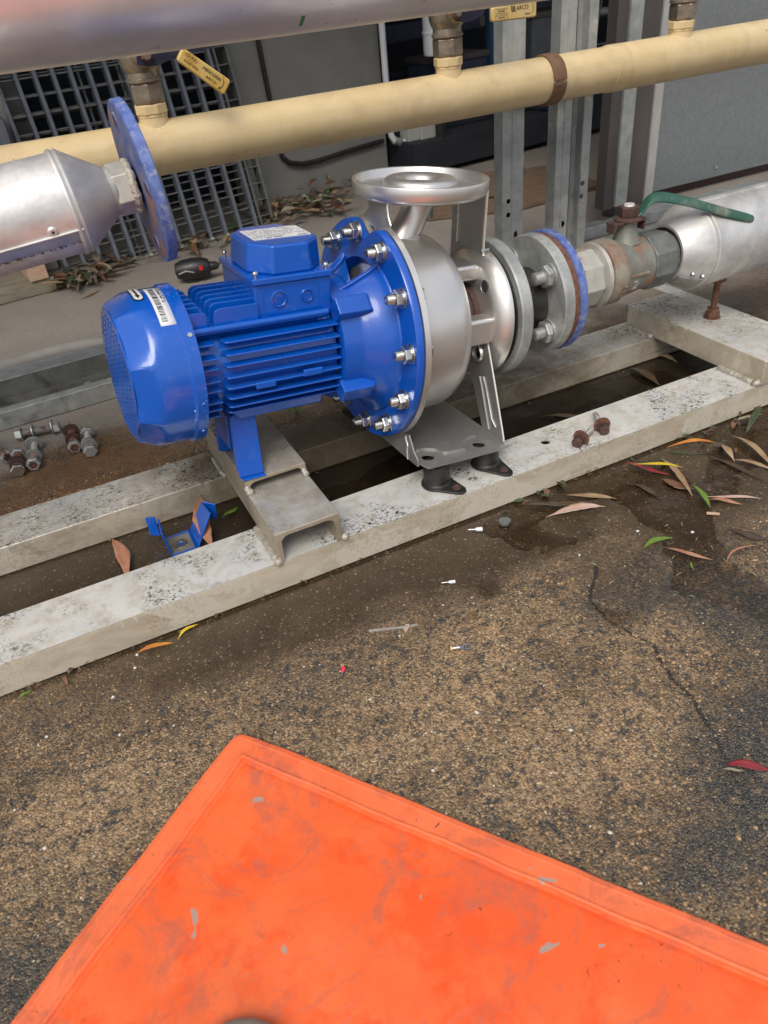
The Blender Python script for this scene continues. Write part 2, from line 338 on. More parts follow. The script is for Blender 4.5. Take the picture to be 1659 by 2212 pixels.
def orange_material():
    m, nt, bs, N = newmat('orange_vinyl'); v = objvec(nt)
    n1 = noise(nt, v, 5, 5, .6, .2); n2 = noise(nt, v, 10, 7, .7, .3); n3 = noise(nt, v, 30, 7, .7, .6)
    col = mix(nt, ramp(nt, n1, [(.4, 0.), (.6, 1.)]), (.76, .098, .014), (.82, .15, .036))
    col = mix(nt, ramp(nt, n2, [(.50, 0.), (.60, .85)]), col, (.76, .072, .004))
    at = N('ShaderNodeAttribute'); at.attribute_name = 'hem'
    col = mix(nt, mth(nt, 'MULTIPLY', at.outputs['Fac'], ramp(nt, n3, [(.3, .35), (.7, .9)])), col, (.80, .17, .06))
    # grubby brown-grey scuffs and small grey paint chips
    n4 = noise(nt, v, 9, 7, .7, 2.0); n5 = noise(nt, v, 90, 4, .7)
    sc = mth(nt, 'MULTIPLY', ramp(nt, n4, [(.51, 0.), (.60, .68)]), ramp(nt, n5, [(.35, .3), (.6, 1.)]))
    col = mix(nt, sc, col, (.42, .10, .055))
    n9 = noise(nt, v, 3.2, 6, .6, 1.2); col = mix(nt, ramp(nt, n9, [(.52, 0.), (.64, .4)]), col, (.5, .085, .02))
    m1 = objvec(nt, (25, 140, 1)); s1_ = noise(nt, m1, 1.2, 4, .7, .4); n10 = noise(nt, v, 5, 4, .6)
    col = mix(nt, mth(nt, 'MULTIPLY', ramp(nt, s1_, [(.52, 0.), (.62, .45)]), ramp(nt, n10, [(.45, 0.), (.6, 1.)])), col, (.5, .13, .08))
    n11 = noise(nt, v, 160, 3, .7); col = mix(nt, ramp(nt, n11, [(.6, 0.), (.72, .22)]), col, (.35, .06, .02))
    n6 = noise(nt, v, 22, 3, .5, .8); col = mix(nt, ramp(nt, n6, [(.685, 0.), (.695, .85)]), col, (.3, .27, .23))
    n7 = noise(nt, v, 55, 3, .6, 2.5); n8 = noise(nt, v, 7.3, 2, .5)
    col = mix(nt, mth(nt, 'MULTIPLY', ramp(nt, n7, [(.66, 0.), (.69, .9)]), ramp(nt, n8, [(.56, 0.), (.60, 1.)])), col, (.1, .035, .02))
    nt.links.new(col, bs.inputs['Base Color'])
    nt.links.new(ramp(nt, n2, [(.3, .6), (.7, .46)]), bs.inputs['Roughness'])
    sc1 = noise(nt, objvec(nt, (9, 90, 1)), 6, 4, .7, .3); sc2 = noise(nt, objvec(nt, (60, 14, 1)), 5, 4, .7, .3)
    wv = N('ShaderNodeTexWave'); wv.inputs['Scale'].default_value = 130; nt.links.new(v, wv.inputs['Vector']); wv.inputs['Distortion'].default_value = 1
    hh = mth(nt, 'ADD', mth(nt, 'MULTIPLY', wv.outputs['Fac'], .25), noise(nt, v, 400, 3, .6))
    bump(nt, bs, hh, .22, .0006)
    return m
m_orange = orange_material()

def ground_material():
    m, nt, bs, N = newmat('exposed_aggregate_concrete'); v = objvec(nt, world=True)
    def attr(n):
        a = N('ShaderNodeAttribute'); a.attribute_name = n; return a.outputs['Fac']
    wet, tan, dark, back, rust = attr('wet'), attr('tan'), attr('dark'), attr('back'), attr('rust')
    vo = N('ShaderNodeTexVoronoi'); vo.inputs['Scale'].default_value = 430; nt.links.new(v, vo.inputs['Vector'])
    vo2 = N('ShaderNodeTexVoronoi'); vo2.inputs['Scale'].default_value = 190; nt.links.new(v, vo2.inputs['Vector'])
    sep = N('ShaderNodeSeparateColor'); nt.links.new(vo.outputs['Color'], sep.inputs[0])
    sep2 = N('ShaderNodeSeparateColor'); nt.links.new(vo2.outputs['Color'], sep2.inputs[0])
    rnd, rnd2 = sep.outputs[0], sep2.outputs[0]
    big = noise(nt, v, 38, 6, .68); mid = noise(nt, v, 85, 5, .7)
    brk = mth(nt, 'SUBTRACT', noise(nt, v, 24, 7, .72, .3), .5)
    def ragged(a, amp, lo, hi): return ramp(nt, mth(nt, 'ADD', a, mth(nt, 'MULTIPLY', brk, amp)), [(lo, 0.), (hi, 1.)])
    tan = ragged(mth(nt, 'MULTIPLY_ADD', tan, .6, .16), 1.9, .05, .85); dark = ragged(mth(nt, 'MULTIPLY', dark, .85), 1.7, .2, .95); wet = ragged(wet, .9, .12, .85); rust = ragged(rust, 1., .2, .8)
    # sandy matrix and grains
    base_tan = mix(nt, rnd, (.16, .10, .052), (.46, .31, .165))
    base_tan = mix(nt, ramp(nt, rnd, [(.95, 0.), (.97, .8)]), base_tan, (.6, .5, .38))
    base_brn = mix(nt, rnd, (.045, .030, .018), (.23, .145, .072))
    col = mix(nt, tan, base_brn, base_tan)
    # dark stones: cluster masks
    pits = mth(nt, 'MULTIPLY', ramp(nt, mid, [(.485, 0.), (.53, 1.)]), ramp(nt, big, [(.40, .1), (.55, 1.)]))
    st = mth(nt, 'MULTIPLY', ramp(nt, rnd2, [(.45, 0.), (.49, 1.)]), pits)
    dk = mth(nt, 'MAXIMUM', st, mth(nt, 'MULTIPLY', pits, .5))
    dk = mth(nt, 'MULTIPLY', dk, mth(nt, 'SUBTRACT', 1.0, mth(nt, 'MULTIPLY', back, .8)))
    dk = mth(nt, 'MULTIPLY', dk, mth(nt, 'SUBTRACT', 1.0, mth(nt, 'MULTIPLY', wet, .75)))
    col = mix(nt, mth(nt, 'MULTIPLY', dk, .92), col, mix(nt, rnd, (.018, .018, .018), (.06, .06, .055)))
    gdark = mix(nt, rnd, (.010, .010, .009), (.07, .062, .05))
    gdark = mix(nt, ramp(nt, rnd2, [(.80, 0.), (.84, .7)]), gdark, (.17, .12, .065))
    col = mix(nt, dark, col, gdark)
    # silty wet film: smoother, brown
    silt = mix(nt, noise(nt, v, 16, 6, .6, .5), (.016, .011, .007), (.068, .045, .026))
    silt = mix(nt, ramp(nt, rnd, [(.972, 0.), (.98, .6)]), silt, (.26, .21, .15))
    col = mix(nt, mth(nt, 'MULTIPLY', wet, .86), col, silt)
    # far drier concrete
    bk = mix(nt, noise(nt, v, 9, 7, .7, .6), (.165, .142, .122), (.33, .293, .258))
    bk = mix(nt, mth(nt, 'MULTIPLY', rnd, .35), bk, (.38, .33, .28))
    bk = mix(nt, ramp(nt, noise(nt, v, 50, 4, .6), [(.64, 0.), (.7, .6)]), bk, (.07, .055, .045))
    col = mix(nt, back, col, bk)
    col = mix(nt, mth(nt, 'MULTIPLY', rust, ramp(nt, noise(nt, v, 20, 6, .7, 1.), [(.35, .2), (.65, 1.)])), col, (.16, .075, .028))
    col = mix(nt, ragged(mth(nt, 'MULTIPLY', attr('mud_shade'), .95), .9, .15, 1.05), col, mix(nt, mid, (.006, .005, .004), (.03, .021, .014)))
    col = mix(nt, ramp(nt, mth(nt, 'ADD', attr('crack'), mth(nt, 'MULTIPLY', brk, .45)), [(.70, 0.), (.84, .9)]), col, (.012, .011, .010))
    nt.links.new(col, bs.inputs['Base Color'])
    rr = mth(nt, 'SUBTRACT', .54, mth(nt, 'MULTIPLY', wet, .42)); rr = mth(nt, 'SUBTRACT', rr, mth(nt, 'MULTIPLY', dark, .3)); rr = mth(nt, 'ADD', rr, mth(nt, 'MULTIPLY', back, .25), clamp=True)
    rr = mth(nt, 'MAXIMUM', rr, .14)
    nt.links.new(rr, bs.inputs['Roughness'])
    h = mth(nt, 'ADD', mth(nt, 'MULTIPLY', vo.outputs['Distance'], -1.6), mth(nt, 'MULTIPLY', mid, 1.2))
    h = mth(nt, 'MULTIPLY', h, mth(nt, 'SUBTRACT', 1.0, mth(nt, 'MULTIPLY', wet, .8)))
    h = mth(nt, 'ADD', h, mth(nt, 'MULTIPLY', dk, -.5))
    bump(nt, bs, h, .75, .0018)
    return m
m_ground = ground_material()

def water_material():
    m = bpy.data.materials.new('puddle_water'); m.use_nodes = True; nt = m.node_tree; nt.nodes.clear()
    out = nt.nodes.new('ShaderNodeOutputMaterial'); mixs = nt.nodes.new('ShaderNodeMixShader')
    tr = nt.nodes.new('ShaderNodeBsdfTransparent'); tr.inputs[0].default_value = (.93, .90, .86, 1)
    gl = nt.nodes.new('ShaderNodeBsdfGlossy'); gl.inputs['Roughness'].default_value = .09
    fr = nt.nodes.new('ShaderNodeFresnel'); fr.inputs[0].default_value = 1.3
    v = objvec(nt, world=True); bm = nt.nodes.new('ShaderNodeBump'); bm.inputs['Strength'].default_value = .35; bm.inputs['Distance'].default_value = .003
    nt.links.new(noise(nt, v, 30, 2, .5, .5), bm.inputs['Height'])
    nt.links.new(bm.outputs[0], gl.inputs['Normal']); nt.links.new(bm.outputs[0], fr.inputs['Normal'])
    nt.links.new(fr.outputs[0], mixs.inputs[0]); nt.links.new(tr.outputs[0], mixs.inputs[1]); nt.links.new(gl.outputs[0], mixs.inputs[2])
    nt.links.new(mixs.outputs[0], out.inputs[0]); return m
m_water = water_material()

# ------------------------------------------------------------------ value noise for geometry
_lat = np.random.rand(256, 256)
def vnoise(x, y):
    xi = np.floor(x).astype(int); yi = np.floor(y).astype(int); fx = x-xi; fy = y-yi
    fx = fx*fx*(3-2*fx); fy = fy*fy*(3-2*fy)
    g = lambda a, b: _lat[a % 256, b % 256]
    return (g(xi, yi)*(1-fx)+g(xi+1, yi)*fx)*(1-fy)+(g(xi, yi+1)*(1-fx)+g(xi+1, yi+1)*fx)*fy
def fbm(x, y, o=4):
    s = 0; a = .5; t = 0
    for k in range(o): s = s+a*vnoise(x*2**k+17*k, y*2**k+31*k); t += a; a *= .55
    return s/t
def sst(e0, e1, x): t = np.clip((x-e0)/(e1-e0), 0, 1); return t*t*(3-2*t)

# ------------------------------------------------------------------ ground
def axisgrid(lo, a, b, hi, d):
    mid = np.arange(a, b+1e-9, d); left = []; right = []
    x = a; s = d
    while x > lo: s *= 1.35; x -= s; left.append(max(x, lo))
    x = b; s = d
    while x < hi: s *= 1.35; x += s; right.append(min(x, hi))
    return np.array(left[::-1]+list(mid)+right)
gx = axisgrid(-40, -.45, 1.45, 40, .005); gy = axisgrid(-40, .12, 1.5, 60, .005)
X, Y = np.meshgrid(gx, gy, indexing='ij')
n = fbm(X*9, Y*9, 5); n2 = fbm(X*22+5, Y*22+9, 4)
def blob(cx, cy, rx, ry, ang=0, soft=.6, warp=.45):
    c, s = math.cos(ang), math.sin(ang); u = ((X-cx)*c+(Y-cy)*s)/rx; v = (-(X-cx)*s+(Y-cy)*c)/ry
    return 1-sst(1-soft, 1+soft*.3, np.sqrt(u*u+v*v)+(n-.5)*warp*2)
wet = np.maximum.reduce([
    sst(.70, .80, Y+(n-.5)*.16)*(1-sst(.86, .88, Y))*sst(-.35, .1, X+.4*(Y-.8)),
    sst(.955, .96, Y)*(1-sst(1.13, 1.135, Y)),
    blob(.95, .72, .42, .15, .0), blob(.5, .78, .34, .10, -.12), blob(.62, .66, .10, .10)*.5, blob(.15, .77, .25, .06)*.8,
    blob(1.25, 1.4, .5, .25)*.9])
back = sst(1.36, 1.6, Y+(n-.5)*.25+.05*X)*(1-blob(-.05, 1.42, .22, .13)*.9)
back = np.maximum(back, sst(2.0, 2.3, Y))
back = back*(1-sst(1.18, 1.0, X)*0)
tan = np.clip(np.maximum.reduce([blob(.30, .55, .24, .10, .3), blob(.36, .42, .2, .09, -.2), blob(-.12, .60, .13, .09), blob(.1, .62, .22, .08)*.55,
                         blob(.56, .50, .12, .06)*.6, blob(-.05, .48, .15, .12)*.45, blob(-.02, 1.03, .25, .06)*.4, blob(-.15, 1.06, .12, .06)*.5])*(1-.25*n2), 0, 1)
dark = np.maximum.reduce([blob(.56, .30, .16, .12, .3), blob(.70, .5, .10, .2)*.9, blob(.43, .25, .14, .05)*.9, blob(-.25, .42, .12, .10)*.85, blob(.68, .60, .2, .07)*.8, blob(.17, .66, .1, .05)*.5])
rust = np.maximum(blob(-.05, 1.36, .3, .12)*.9, blob(.15, 1.45, .3, .12)*.6)*(1-sst(1.6, 1.75, Y))
pool = (.6+.9*n2)*np.maximum.reduce([blob(.78, 1.045, .38, .08, 0, .4), blob(.35, 1.02, .1, .05)*.9, blob(.98, .75, .36, .10, .1, .7, 1.6), blob(.74, .815, .25, .03, 0, .5, 1.2), blob(1.15, .8, .14, .05), blob(.74, .55, .06, .12, .1, .8, 2.)*.7, blob(.58, .25, .05, .05)*.6, blob(1.0, 1.34, .25, .1)*.9])
Z = -.0012-.0010*(n-.3)-.0055*pool*(.55+.9*n)+.0006*(n2-.5)
edge_keep = np.clip(1-pool*3, 0, 1)
# the crack
crack = [(.60, .66), (.5504, .6075), (.5421, .5609), (.554, .5179), (.564, .4947), (.5497, .4749), (.5374, .4376), (.5406, .4104), (.5321, .3871), (.5258, .3562), (.5123, .3297), (.50, .30)]
D = np.full(X.shape, 9.)
near = (X > .45) & (X < .68) & (Y > .26) & (Y < .70)
px, py = X[near]+(n2[near]-.5)*.012, Y[near]+(n[near]-.5)*.01; dd = np.full(px.shape, 9.)
for (ax, ay), (bx, by) in zip(crack[:-1], crack[1:]):
    t = np.clip(((px-ax)*(bx-ax)+(py-ay)*(by-ay))/((bx-ax)**2+(by-ay)**2), 0, 1)
    dd = np.minimum(dd, np.hypot(px-ax-t*(bx-ax), py-ay-t*(by-ay)))
D[near] = dd
crk = np.clip(1-D/.012, 0, 1); Z = Z-.0012*crk
Z = np.where((Y > .85) & (Y < .96), -.004, Z)
nx, ny = X.shape
V = np.stack([X, Y, np.minimum(Z, -.0002)], -1).reshape(-1, 3)
idx = np.arange(nx*ny).reshape(nx, ny); F = np.stack([idx[:-1, :-1], idx[1:, :-1], idx[1:, 1:], idx[:-1, 1:]], -1).reshape(-1, 4)
gm = bpy.data.meshes.new('ground'); gm.vertices.add(len(V)); gm.vertices.foreach_set('co', V.ravel())
gm.loops.add(F.size); gm.loops.foreach_set('vertex_index', F.ravel().astype(np.int32))
gm.polygons.add(len(F)); gm.polygons.foreach_set('loop_start', np.arange(0, F.size, 4, dtype=np.int32)); gm.update(calc_edges=True); gm.validate()
gm.polygons.foreach_set('use_smooth', [True]*len(F))
mud_shade = sst(.955, .958, Y)*(1-sst(1.132, 1.136, Y))*np.clip(.55+.5*sst(-.1, .35, X), 0, 1)+.5*blob(.5, 1.32, .6, .1)+.35*sst(.835, .853, Y)*(Y < .86)  # mud darkened further with painted shade between and beside the rails
for nm, arr in (('mud_shade', mud_shade), ('wet', wet), ('tan', tan), ('dark', dark), ('back', back), ('rust', rust), ('crack', crk)):
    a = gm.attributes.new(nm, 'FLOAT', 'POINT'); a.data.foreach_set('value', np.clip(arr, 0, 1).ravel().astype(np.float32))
gm.materials.append(m_ground); go = bpy.data.objects.new('ground', gm); C.objects.link(go); go['kind'] = 'structure'
def puddle(x0, x1, y0, y1, z):
    o = MB().add([(x0, y0, z), (x1, y0, z), (x1, y1, z), (x0, y1, z)], [(0, 1, 2, 3)]).build('puddle_water', m_water, ang=0); o['kind'] = 'structure'
puddle(.0, 1.12, .96, 1.128, -.0030); puddle(.2, 1.8, .40, .853, -.0031); puddle(.42, .9, .05, .395, -.0031)

# grit: the stones of the exposed aggregate, real low relief geometry, too many to count
def interp(arr, x, y):
    i = np.clip(np.searchsorted(gx, x)-1, 0, len(gx)-2); j = np.clip(np.searchsorted(gy, y)-1, 0, len(gy)-2)
    u = (x-gx[i])/(gx[i+1]-gx[i]); v = (y-gy[j])/(gy[j+1]-gy[j])
    return arr[i, j]*(1-u)*(1-v)+arr[i+1, j]*u*(1-v)+arr[i, j+1]*(1-u)*v+arr[i+1, j+1]*u*v
def grit():
    rng = np.random.RandomState(3); N = 105000
    x = rng.uniform(-.42, 1.3, N); y = .13+rng.uniform(0, 1, N)**1.25*1.25
    wt = interp(wet, x, y); tn = interp(tan, x, y); bk = interp(back, x, y); dk = interp(dark, x, y)
    clus = fbm(x*30+4, y*30, 4)
    keep = (rng.rand(N) < np.clip(1.0-.92*wt-.9*bk, .03, 1)) & ~((y > .853) & (y < .960)) & ~((y > 1.128) & (y < 1.236)) & (y < 1.36)
    keep &= ~((x+y < .60) & (y < .60) & (x < .02) & (x > -.12) & (y < .3))
    x, y, wt, tn, dk, clus = [a[keep] for a in (x, y, wt, tn, dk, clus)]; N = len(x)
    s_ = rng.uniform(.0007, .0021, N)*np.where(rng.rand(N) < .10, 1.5, 1.0)*(1-.35*wt); a = rng.rand(N)*6.283
    z = interp(np.minimum(Z, -.0002), x, y)
    base = np.array([(1, 0, .05), (.45, .9, 0), (-.5, .85, .05), (-1, 0, 0), (-.45, -.9, .05), (.5, -.85, 0), (.15, .1, .75), (-.25, -.1, .65)])
    P = base[None]*rng.uniform(.7, 1.25, (N, 8, 1)); P = P*np.array([1, .85, .62]); c_, t_ = np.cos(a)[:, None], np.sin(a)[:, None]
    Vx = x[:, None]+s_[:, None]*(P[..., 0]*c_-P[..., 1]*t_); Vy = y[:, None]+s_[:, None]*(P[..., 0]*t_+P[..., 1]*c_); Vz = z[:, None]-.0002+s_[:, None]*P[..., 2]
    V = np.stack([Vx, Vy, Vz], -1).reshape(-1, 3)
    f = np.array([(0, 1, 6), (1, 2, 6), (2, 7, 6), (2, 3, 7), (3, 4, 7), (4, 5, 7), (5, 6, 7), (5, 0, 6)])
    F = (f[None]+8*np.arange(N)[:, None, None]).reshape(-1, 3)
    m = bpy.data.meshes.new('grit'); m.vertices.add(len(V)); m.vertices.foreach_set('co', V.ravel())
    m.loops.add(F.size); m.loops.foreach_set('vertex_index', F.ravel().astype(np.int32)); m.polygons.add(len(F)); m.polygons.foreach_set('loop_start', np.arange(0, F.size, 3, dtype=np.int32)); m.update(calc_edges=True)
    r = rng.rand(N); pd = np.clip(.30+.65*dk+.9*(clus-.5)-.25*tn, .05, .95)
    mi = np.where(r < pd, 0, np.where(r < pd+(1-pd)*.45, 1, np.where(r < pd+(1-pd)*.985, 2, 3)))
    m.polygons.foreach_set('material_index', np.repeat(mi, 8).astype(np.int32))
    for mt in (pbr('dark_stone', (.016, .017, .017), (.055, .055, .05), 300, rough=(.14, .3)), pbr('brown_stone', (.07, .042, .022), (.17, .10, .05), 300, rough=(.25, .45)), pbr('tan_stone', (.26, .16, .075), (.46, .30, .16), 300, rough=(.35, .6)), pbr('pale_stone', (.5, .46, .38), (.65, .62, .55), 300, rough=(.5, .7))): m.materials.append(mt)
    o = bpy.data.objects.new('grit', m); C.objects.link(o); props(o, 'fine dark, brown and tan stones of the exposed aggregate concrete', 'grit', kind='stuff')
grit()

# ------------------------------------------------------------------ skid frame (rails, channels, cross tube, welds)
sk = thing('skid_frame', 'long pale weathered aluminium skid frame lying on the wet ground under the blue pump', 'frame', (0, 0, 0))
def rail(y0, y1):
    b = MB(); x0, x1 = -1.2, 1.34; t = .003
    hole = circ(.695, .914, .0078, 20, True)
    if y0 < .9:
        m = curve_mesh([[(x0, y0), (x1, y0), (x1, y1), (x0, y1)], hole], t); xform(m, Matrix.Translation((0, 0, .05-t/2)))
        b.v = [tuple(v.co) for v in m.vertices]; b.f = [tuple(p.vertices) for p in m.polygons]
        b.box(x0, x1, y0, y0+t, 0, .05-t); b.box(x0, x1, y1-t, y1, 0, .05-t); b.box(x0, x1, y0+t, y1-t, 0.0005, t)
        return b.build('front_rail', m_alu, sk, bevel=.0008)
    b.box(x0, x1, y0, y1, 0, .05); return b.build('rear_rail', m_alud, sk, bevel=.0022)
rail(.856, .957); rail(1.131, 1.232)
def cchan(x0, x1, y0, y1, z0, z1, t, name):
    r = .012 if z1-z0 > .03 else .009; tw = t*1.15
    poly = [(x0, z0), (x0, z1), (x1, z1), (x1, z0), (x1-tw, z0)]
    zi = z1-t; xi0 = x0+tw; xi1 = x1-tw; rr = min(r, zi-z0-.002)
    for k in range(7):
        a = k/6*PI/2; poly.append((xi1-rr+rr*math.cos(a), zi-rr+rr*math.sin(a)))
    for k in range(7):
        a = PI/2+k/6*PI/2; poly.append((xi0+rr+rr*math.cos(a), zi-rr+rr*math.sin(a)))
    poly.append((xi0, z0))
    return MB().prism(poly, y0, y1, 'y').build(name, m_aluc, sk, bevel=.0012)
cchan(.187, .287, .8545, 1.234, .0502, .1, .0075, 'cross_channel')
cchan(.187, .286, .977, 1.20, .1002, .1225, .006, 'motor_support_channel')
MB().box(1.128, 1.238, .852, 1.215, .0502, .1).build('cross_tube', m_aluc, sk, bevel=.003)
MB().box(1.262, 1.30, .7, 1.35, .0502, .085).build('edge_angle', m_alu, sk, bevel=.002)
def weld(p0, p1, r, n):
    b = MB(); p0 = Vector(p0); p1 = Vector(p1); vs = []
    pts = [p0.lerp(p1, k/n) for k in range(n+1)]
    rs = [r*(.92+.1*(k % 2)+random.uniform(-.06, .08)) for k in range(n+1)]; rs[0] *= .5; rs[-1] *= .5
    b.tube([p+Vector((random.uniform(-1, 1), random.uniform(-1, 1), random.uniform(-1, 1)))*r*.12 for p in pts], rs, 10); return b
weld((.184, .862, .052), (.184, .955, .052), .0058, 26).build('weld_bead', m_weld, sk, ang=60)
weld((.290, .862, .052), (.290, .95, .052), .0045, 26).build('weld_bead', m_weld, sk, ang=60)
weld((1.125, .865, .052), (1.125, .952, .052), .0065, 26).build('weld_bead', m_weld, sk, ang=60)
weld((1.125, 1.135, .052), (1.125, 1.21, .052), .007, 22).build('weld_bead', m_weld, sk, ang=60)
weld((.184, 1.135, .052), (.184, 1.2, .052), .004, 22).build('weld_bead', m_weld, sk, ang=60)
def weldblob(x, y, z, r):
    b = MB(); b.lathe([(-r*.9, 0), (-r*.75, r*.6), (-.2*r, r*1.02), (r*.4, r*.85), (r*.8, r*.45), (r*.95, 0)], 14, 'z', (x, y, z), caps=False)
    b.v = [(p[0]+random.uniform(-.15, .15)*r, p[1]+random.uniform(-.15, .15)*r, p[2]+random.uniform(-.12, .12)*r) for p in b.v]
    b.build('weld_spot', m_weld, sk, ang=60)
for q in [(.185, .856, .052, .0075), (.291, .857, .053, .0068), (.191, .975, .104, .0065), (.283, .975, .104, .006), (.189, .977, .110, .005), (.282, .977, .110, .0045), (1.124, .86, .055, .008), (1.123, 1.134, .055, .007), (.186, 1.130, .052, .005)]: weldblob(*q)

# ------------------------------------------------------------------ generic fasteners (built along +x from x=0)
def hexp(b, x0, x1, af, ph=0, c=(0, 0)):
    R = af/2/math.cos(PI/6); b.lathe([(x0, R*.9), (x0+.0012, R), (x1-.0012, R), (x1, R*.9)], 6, 'x', (0, c[0], c[1]), ph=ph); return b
def threadprof(x0, x1, r, p=.0018):
    out = [(x0, r*.8)]; x = x0+.0008
    while x < x1-p: out += [(x, r*.9), (x+p/2, r)]; x += p
    return out+[(x1, r*.9)]
def nut_stud(parent, p, axis_rot=(0, 0, 0), r=.006, af=.018, L=.017, mat=m_zinc, ph=0, back=False, wt=.0018):
    """nut with washer and protruding thread pointing to -x of parent, nut seat at p"""
    x, y, z = p
    w_ = MB().lathe([(x-wt, .0032+af*.5), (x, .0035+af*.5)], 28, 'x', (0, y, z)).build('washer', mat, parent, bevel=.0003)
    sp = MB().lathe([(x-wt-.0022, af*.46), (x-wt-.0001, af*.46)], 24, 'x', (0, y, z)).build('spring_washer', mat, parent)
    b = MB(); x1 = x-wt-.0023; R = af/2/math.cos(PI/6)
    b.lathe([(x1-.0095, R*.86), (x1-.0088, R*.95), (x1-.0078, R), (x1, R)], 6, 'x', (0, y, z), ph=ph); nb = b.build('nut', mat, parent, ang=20, bevel=.0006, seg=1)
    MB().lathe(threadprof(x1-.0095-L+.006, x1-.009, r), 18, 'x', (0, y, z)).build('stud', mat, parent, ang=50)

# ------------------------------------------------------------------ THE PUMP
Mp = Matrix.Rotation(math.radians(2.3), 3, 'Z') @ Matrix.Rotation(math.radians(6.1), 3, 'Y')
pump = thing('centrifugal_pump', 'new blue electric pump with satin stainless casing tilted on the aluminium skid', 'pump', (.447, 1.045, .275), Mp)
# --- stainless casing
def notch(t, r, a, d=.026, R0=.15):
    if r < R0: return r
    th = (math.degrees(t)) % 360          # t: 0 = +y, 90 = +z
    k = math.exp(-((th-92)/9.0)**2)
    return r-d*k
cas = MB(); cas.lathe([(.0006, .02), (.0006, .1695), (.009, .1705), (.0105, .169), (.0105, .142), (.013, .1385), (.05, .138), (.085, .1365), (.097, .133), (.107, .126), (.114, .116), (.118, .10), (.1185, .05)], 128, 'x', rfun=notch)
cas.build('casing', m_steel, pump, ang=40)
for k in range(6):
    a = math.radians(20+k*60)
# --- blue adapter plate and bell with window
ad = MB(); ad.lathe([(0, .02), (0, .1665), (-.0015, .168), (-.0105, .168), (-.0125, .1665), (-.0125, .128), (-.014, .123), (-.022, .112), (-.034, .104), (-.044, .098), (-.052, .0925), (-.058, .091), (-.104, .090), (-.105, .086), (-.105, .05)], 144, 'x',
                    rfun=lambda t, r, a: notch(t, r, a, .026, .15))
def adapter_plate():
    b = MB(); b.lathe([(-.0004, .10), (-.0004, .1665), (-.0015, .168), (-.0105, .168), (-.0125, .1665), (-.0125, .112), (-.0004, .10)], 144, 'x', rfun=notch, caps=False)
    b.build('adapter_plate', m_bluecast, pump, ang=40)
    b = MB(); win = lambda t, a: (60 < math.degrees(t) % 360 < 112) and a > -.052
    b.lathe([(-.0125, .126), (-.0145, .121), (-.022, .112), (-.034, .104), (-.044, .098), (-.052, .0925), (-.058, .091), (-.086, .090), (-.0875, .086), (-.0875, .05)], 120, 'x', skip=win, caps=False)
    b.build('adapter_bell', m_bluecast, pump, ang=40, solid=.006)
    for d in (58, 113):
        a = math.radians(d); u = Vector((0, math.cos(a), math.sin(a))); tnv = Vector((0, -math.sin(a), math.cos(a)))*.0028
        pl = [(-.012, .070), (-.012, .126), (-.03, .112), (-.06, .094), (-.075, .088), (-.075, .070)]
        vs = [Vector((x, 0, 0))+u*r+tnv*s for s in (-1, 1) for x, r in pl]; n_ = len(pl)
        MB().add(vs, [tuple(range(n_))[::-1], tuple(range(n_, 2*n_))]+[(i, (i+1) % n_, (i+1) % n_+n_, i+n_) for i in range(n_)]).build('rib', m_bluecast, pump, bevel=.001)
    MB().lathe([(-.10, .045), (-.005, .045)], 40, 'x').build('inner_sleeve', m_bluedark, pump)
adapter_plate()
def lug(a, x0, x1, r0, r1, w):
    a = math.radians(a); u = Vector((0, -math.cos(a), math.sin(a))); t = Vector((0, math.sin(a), math.cos(a)))
    pl = [(x0, r0), (x0, r1), (x1-.016, r1), (x1, r0+.012), (x1, r0)]; n_ = len(pl)
    vs = [Vector((x, 0, 0))+u*r+t*s*w for s in (-1, 1) for x, r in pl]
    MB().add(vs, [tuple(range(n_))[::-1], tuple(range(n_, 2*n_))]+[(i, (i+1) % n_, (i+1) % n_+n_, i+n_) for i in range(n_)]).build('lug', m_bluecast, pump, bevel=.0022, seg=3)
for a in (43, -34, 137, 214): lug(a, -.092, -.026, .078, .108, .0135)
# bolts around the flange
R_b = .148
for k in range(12):
    a = math.radians(125-30*k)   # angle from -y toward +z
    y, z = -R_b*math.cos(a), R_b*math.sin(a)
    if 4 < k+0 < 0: continue
    nut_stud(pump, (-.0128, y, z), r=.0072, af=.0232, L=.0175, ph=random.random())
    MB().lathe([(.0107, .012), (.0195, .012), (.020, .0105)], 6, 'x', (0, y, z), ph=random.random()).build('bolt_head', m_zinc, pump, ang=20)
# --- motor body
core = MB(); core.lathe([(-.30, .0), (-.30, .070), (-.09, .070), (-.09, 0)], 64, 'x', caps=False); core.build('motor_core', m_blue, pump, ang=40)
def fin_h(z, x0, x1, yi, yo, t=.0027, name='fin'):
    for s in (-1, 1):
        a, bb = (yi*s, yo*s); r = .006
        poly = [(x0, a), (x0, bb-s*r), (x0+r*.3, bb-s*r*.3), (x0+r, bb), (x1, bb), (x1, a)]
        if s > 0: poly = poly[::-1]
        MB().prism(poly, z-t/2, z+t/2).build(name, m_blue, pump, bevel=.0011, seg=2)
zs = [.047, .031, .0155, 0, -.0155, -.031, -.046, -.059]
for i, z in enumerate(zs):
    yo = [.0775, .083, .0845, .085, .085, .0835, .0775, .066][i]; yi = math.sqrt(max(.07**2-z*z, .0004))-.004
    fin_h(z, -.263+.004*abs(i-4)*.3, -.0895, yi, yo)
    fin_h(z-.002 if i % 2 else z, -.30, -.2695, yi, yo-.001)
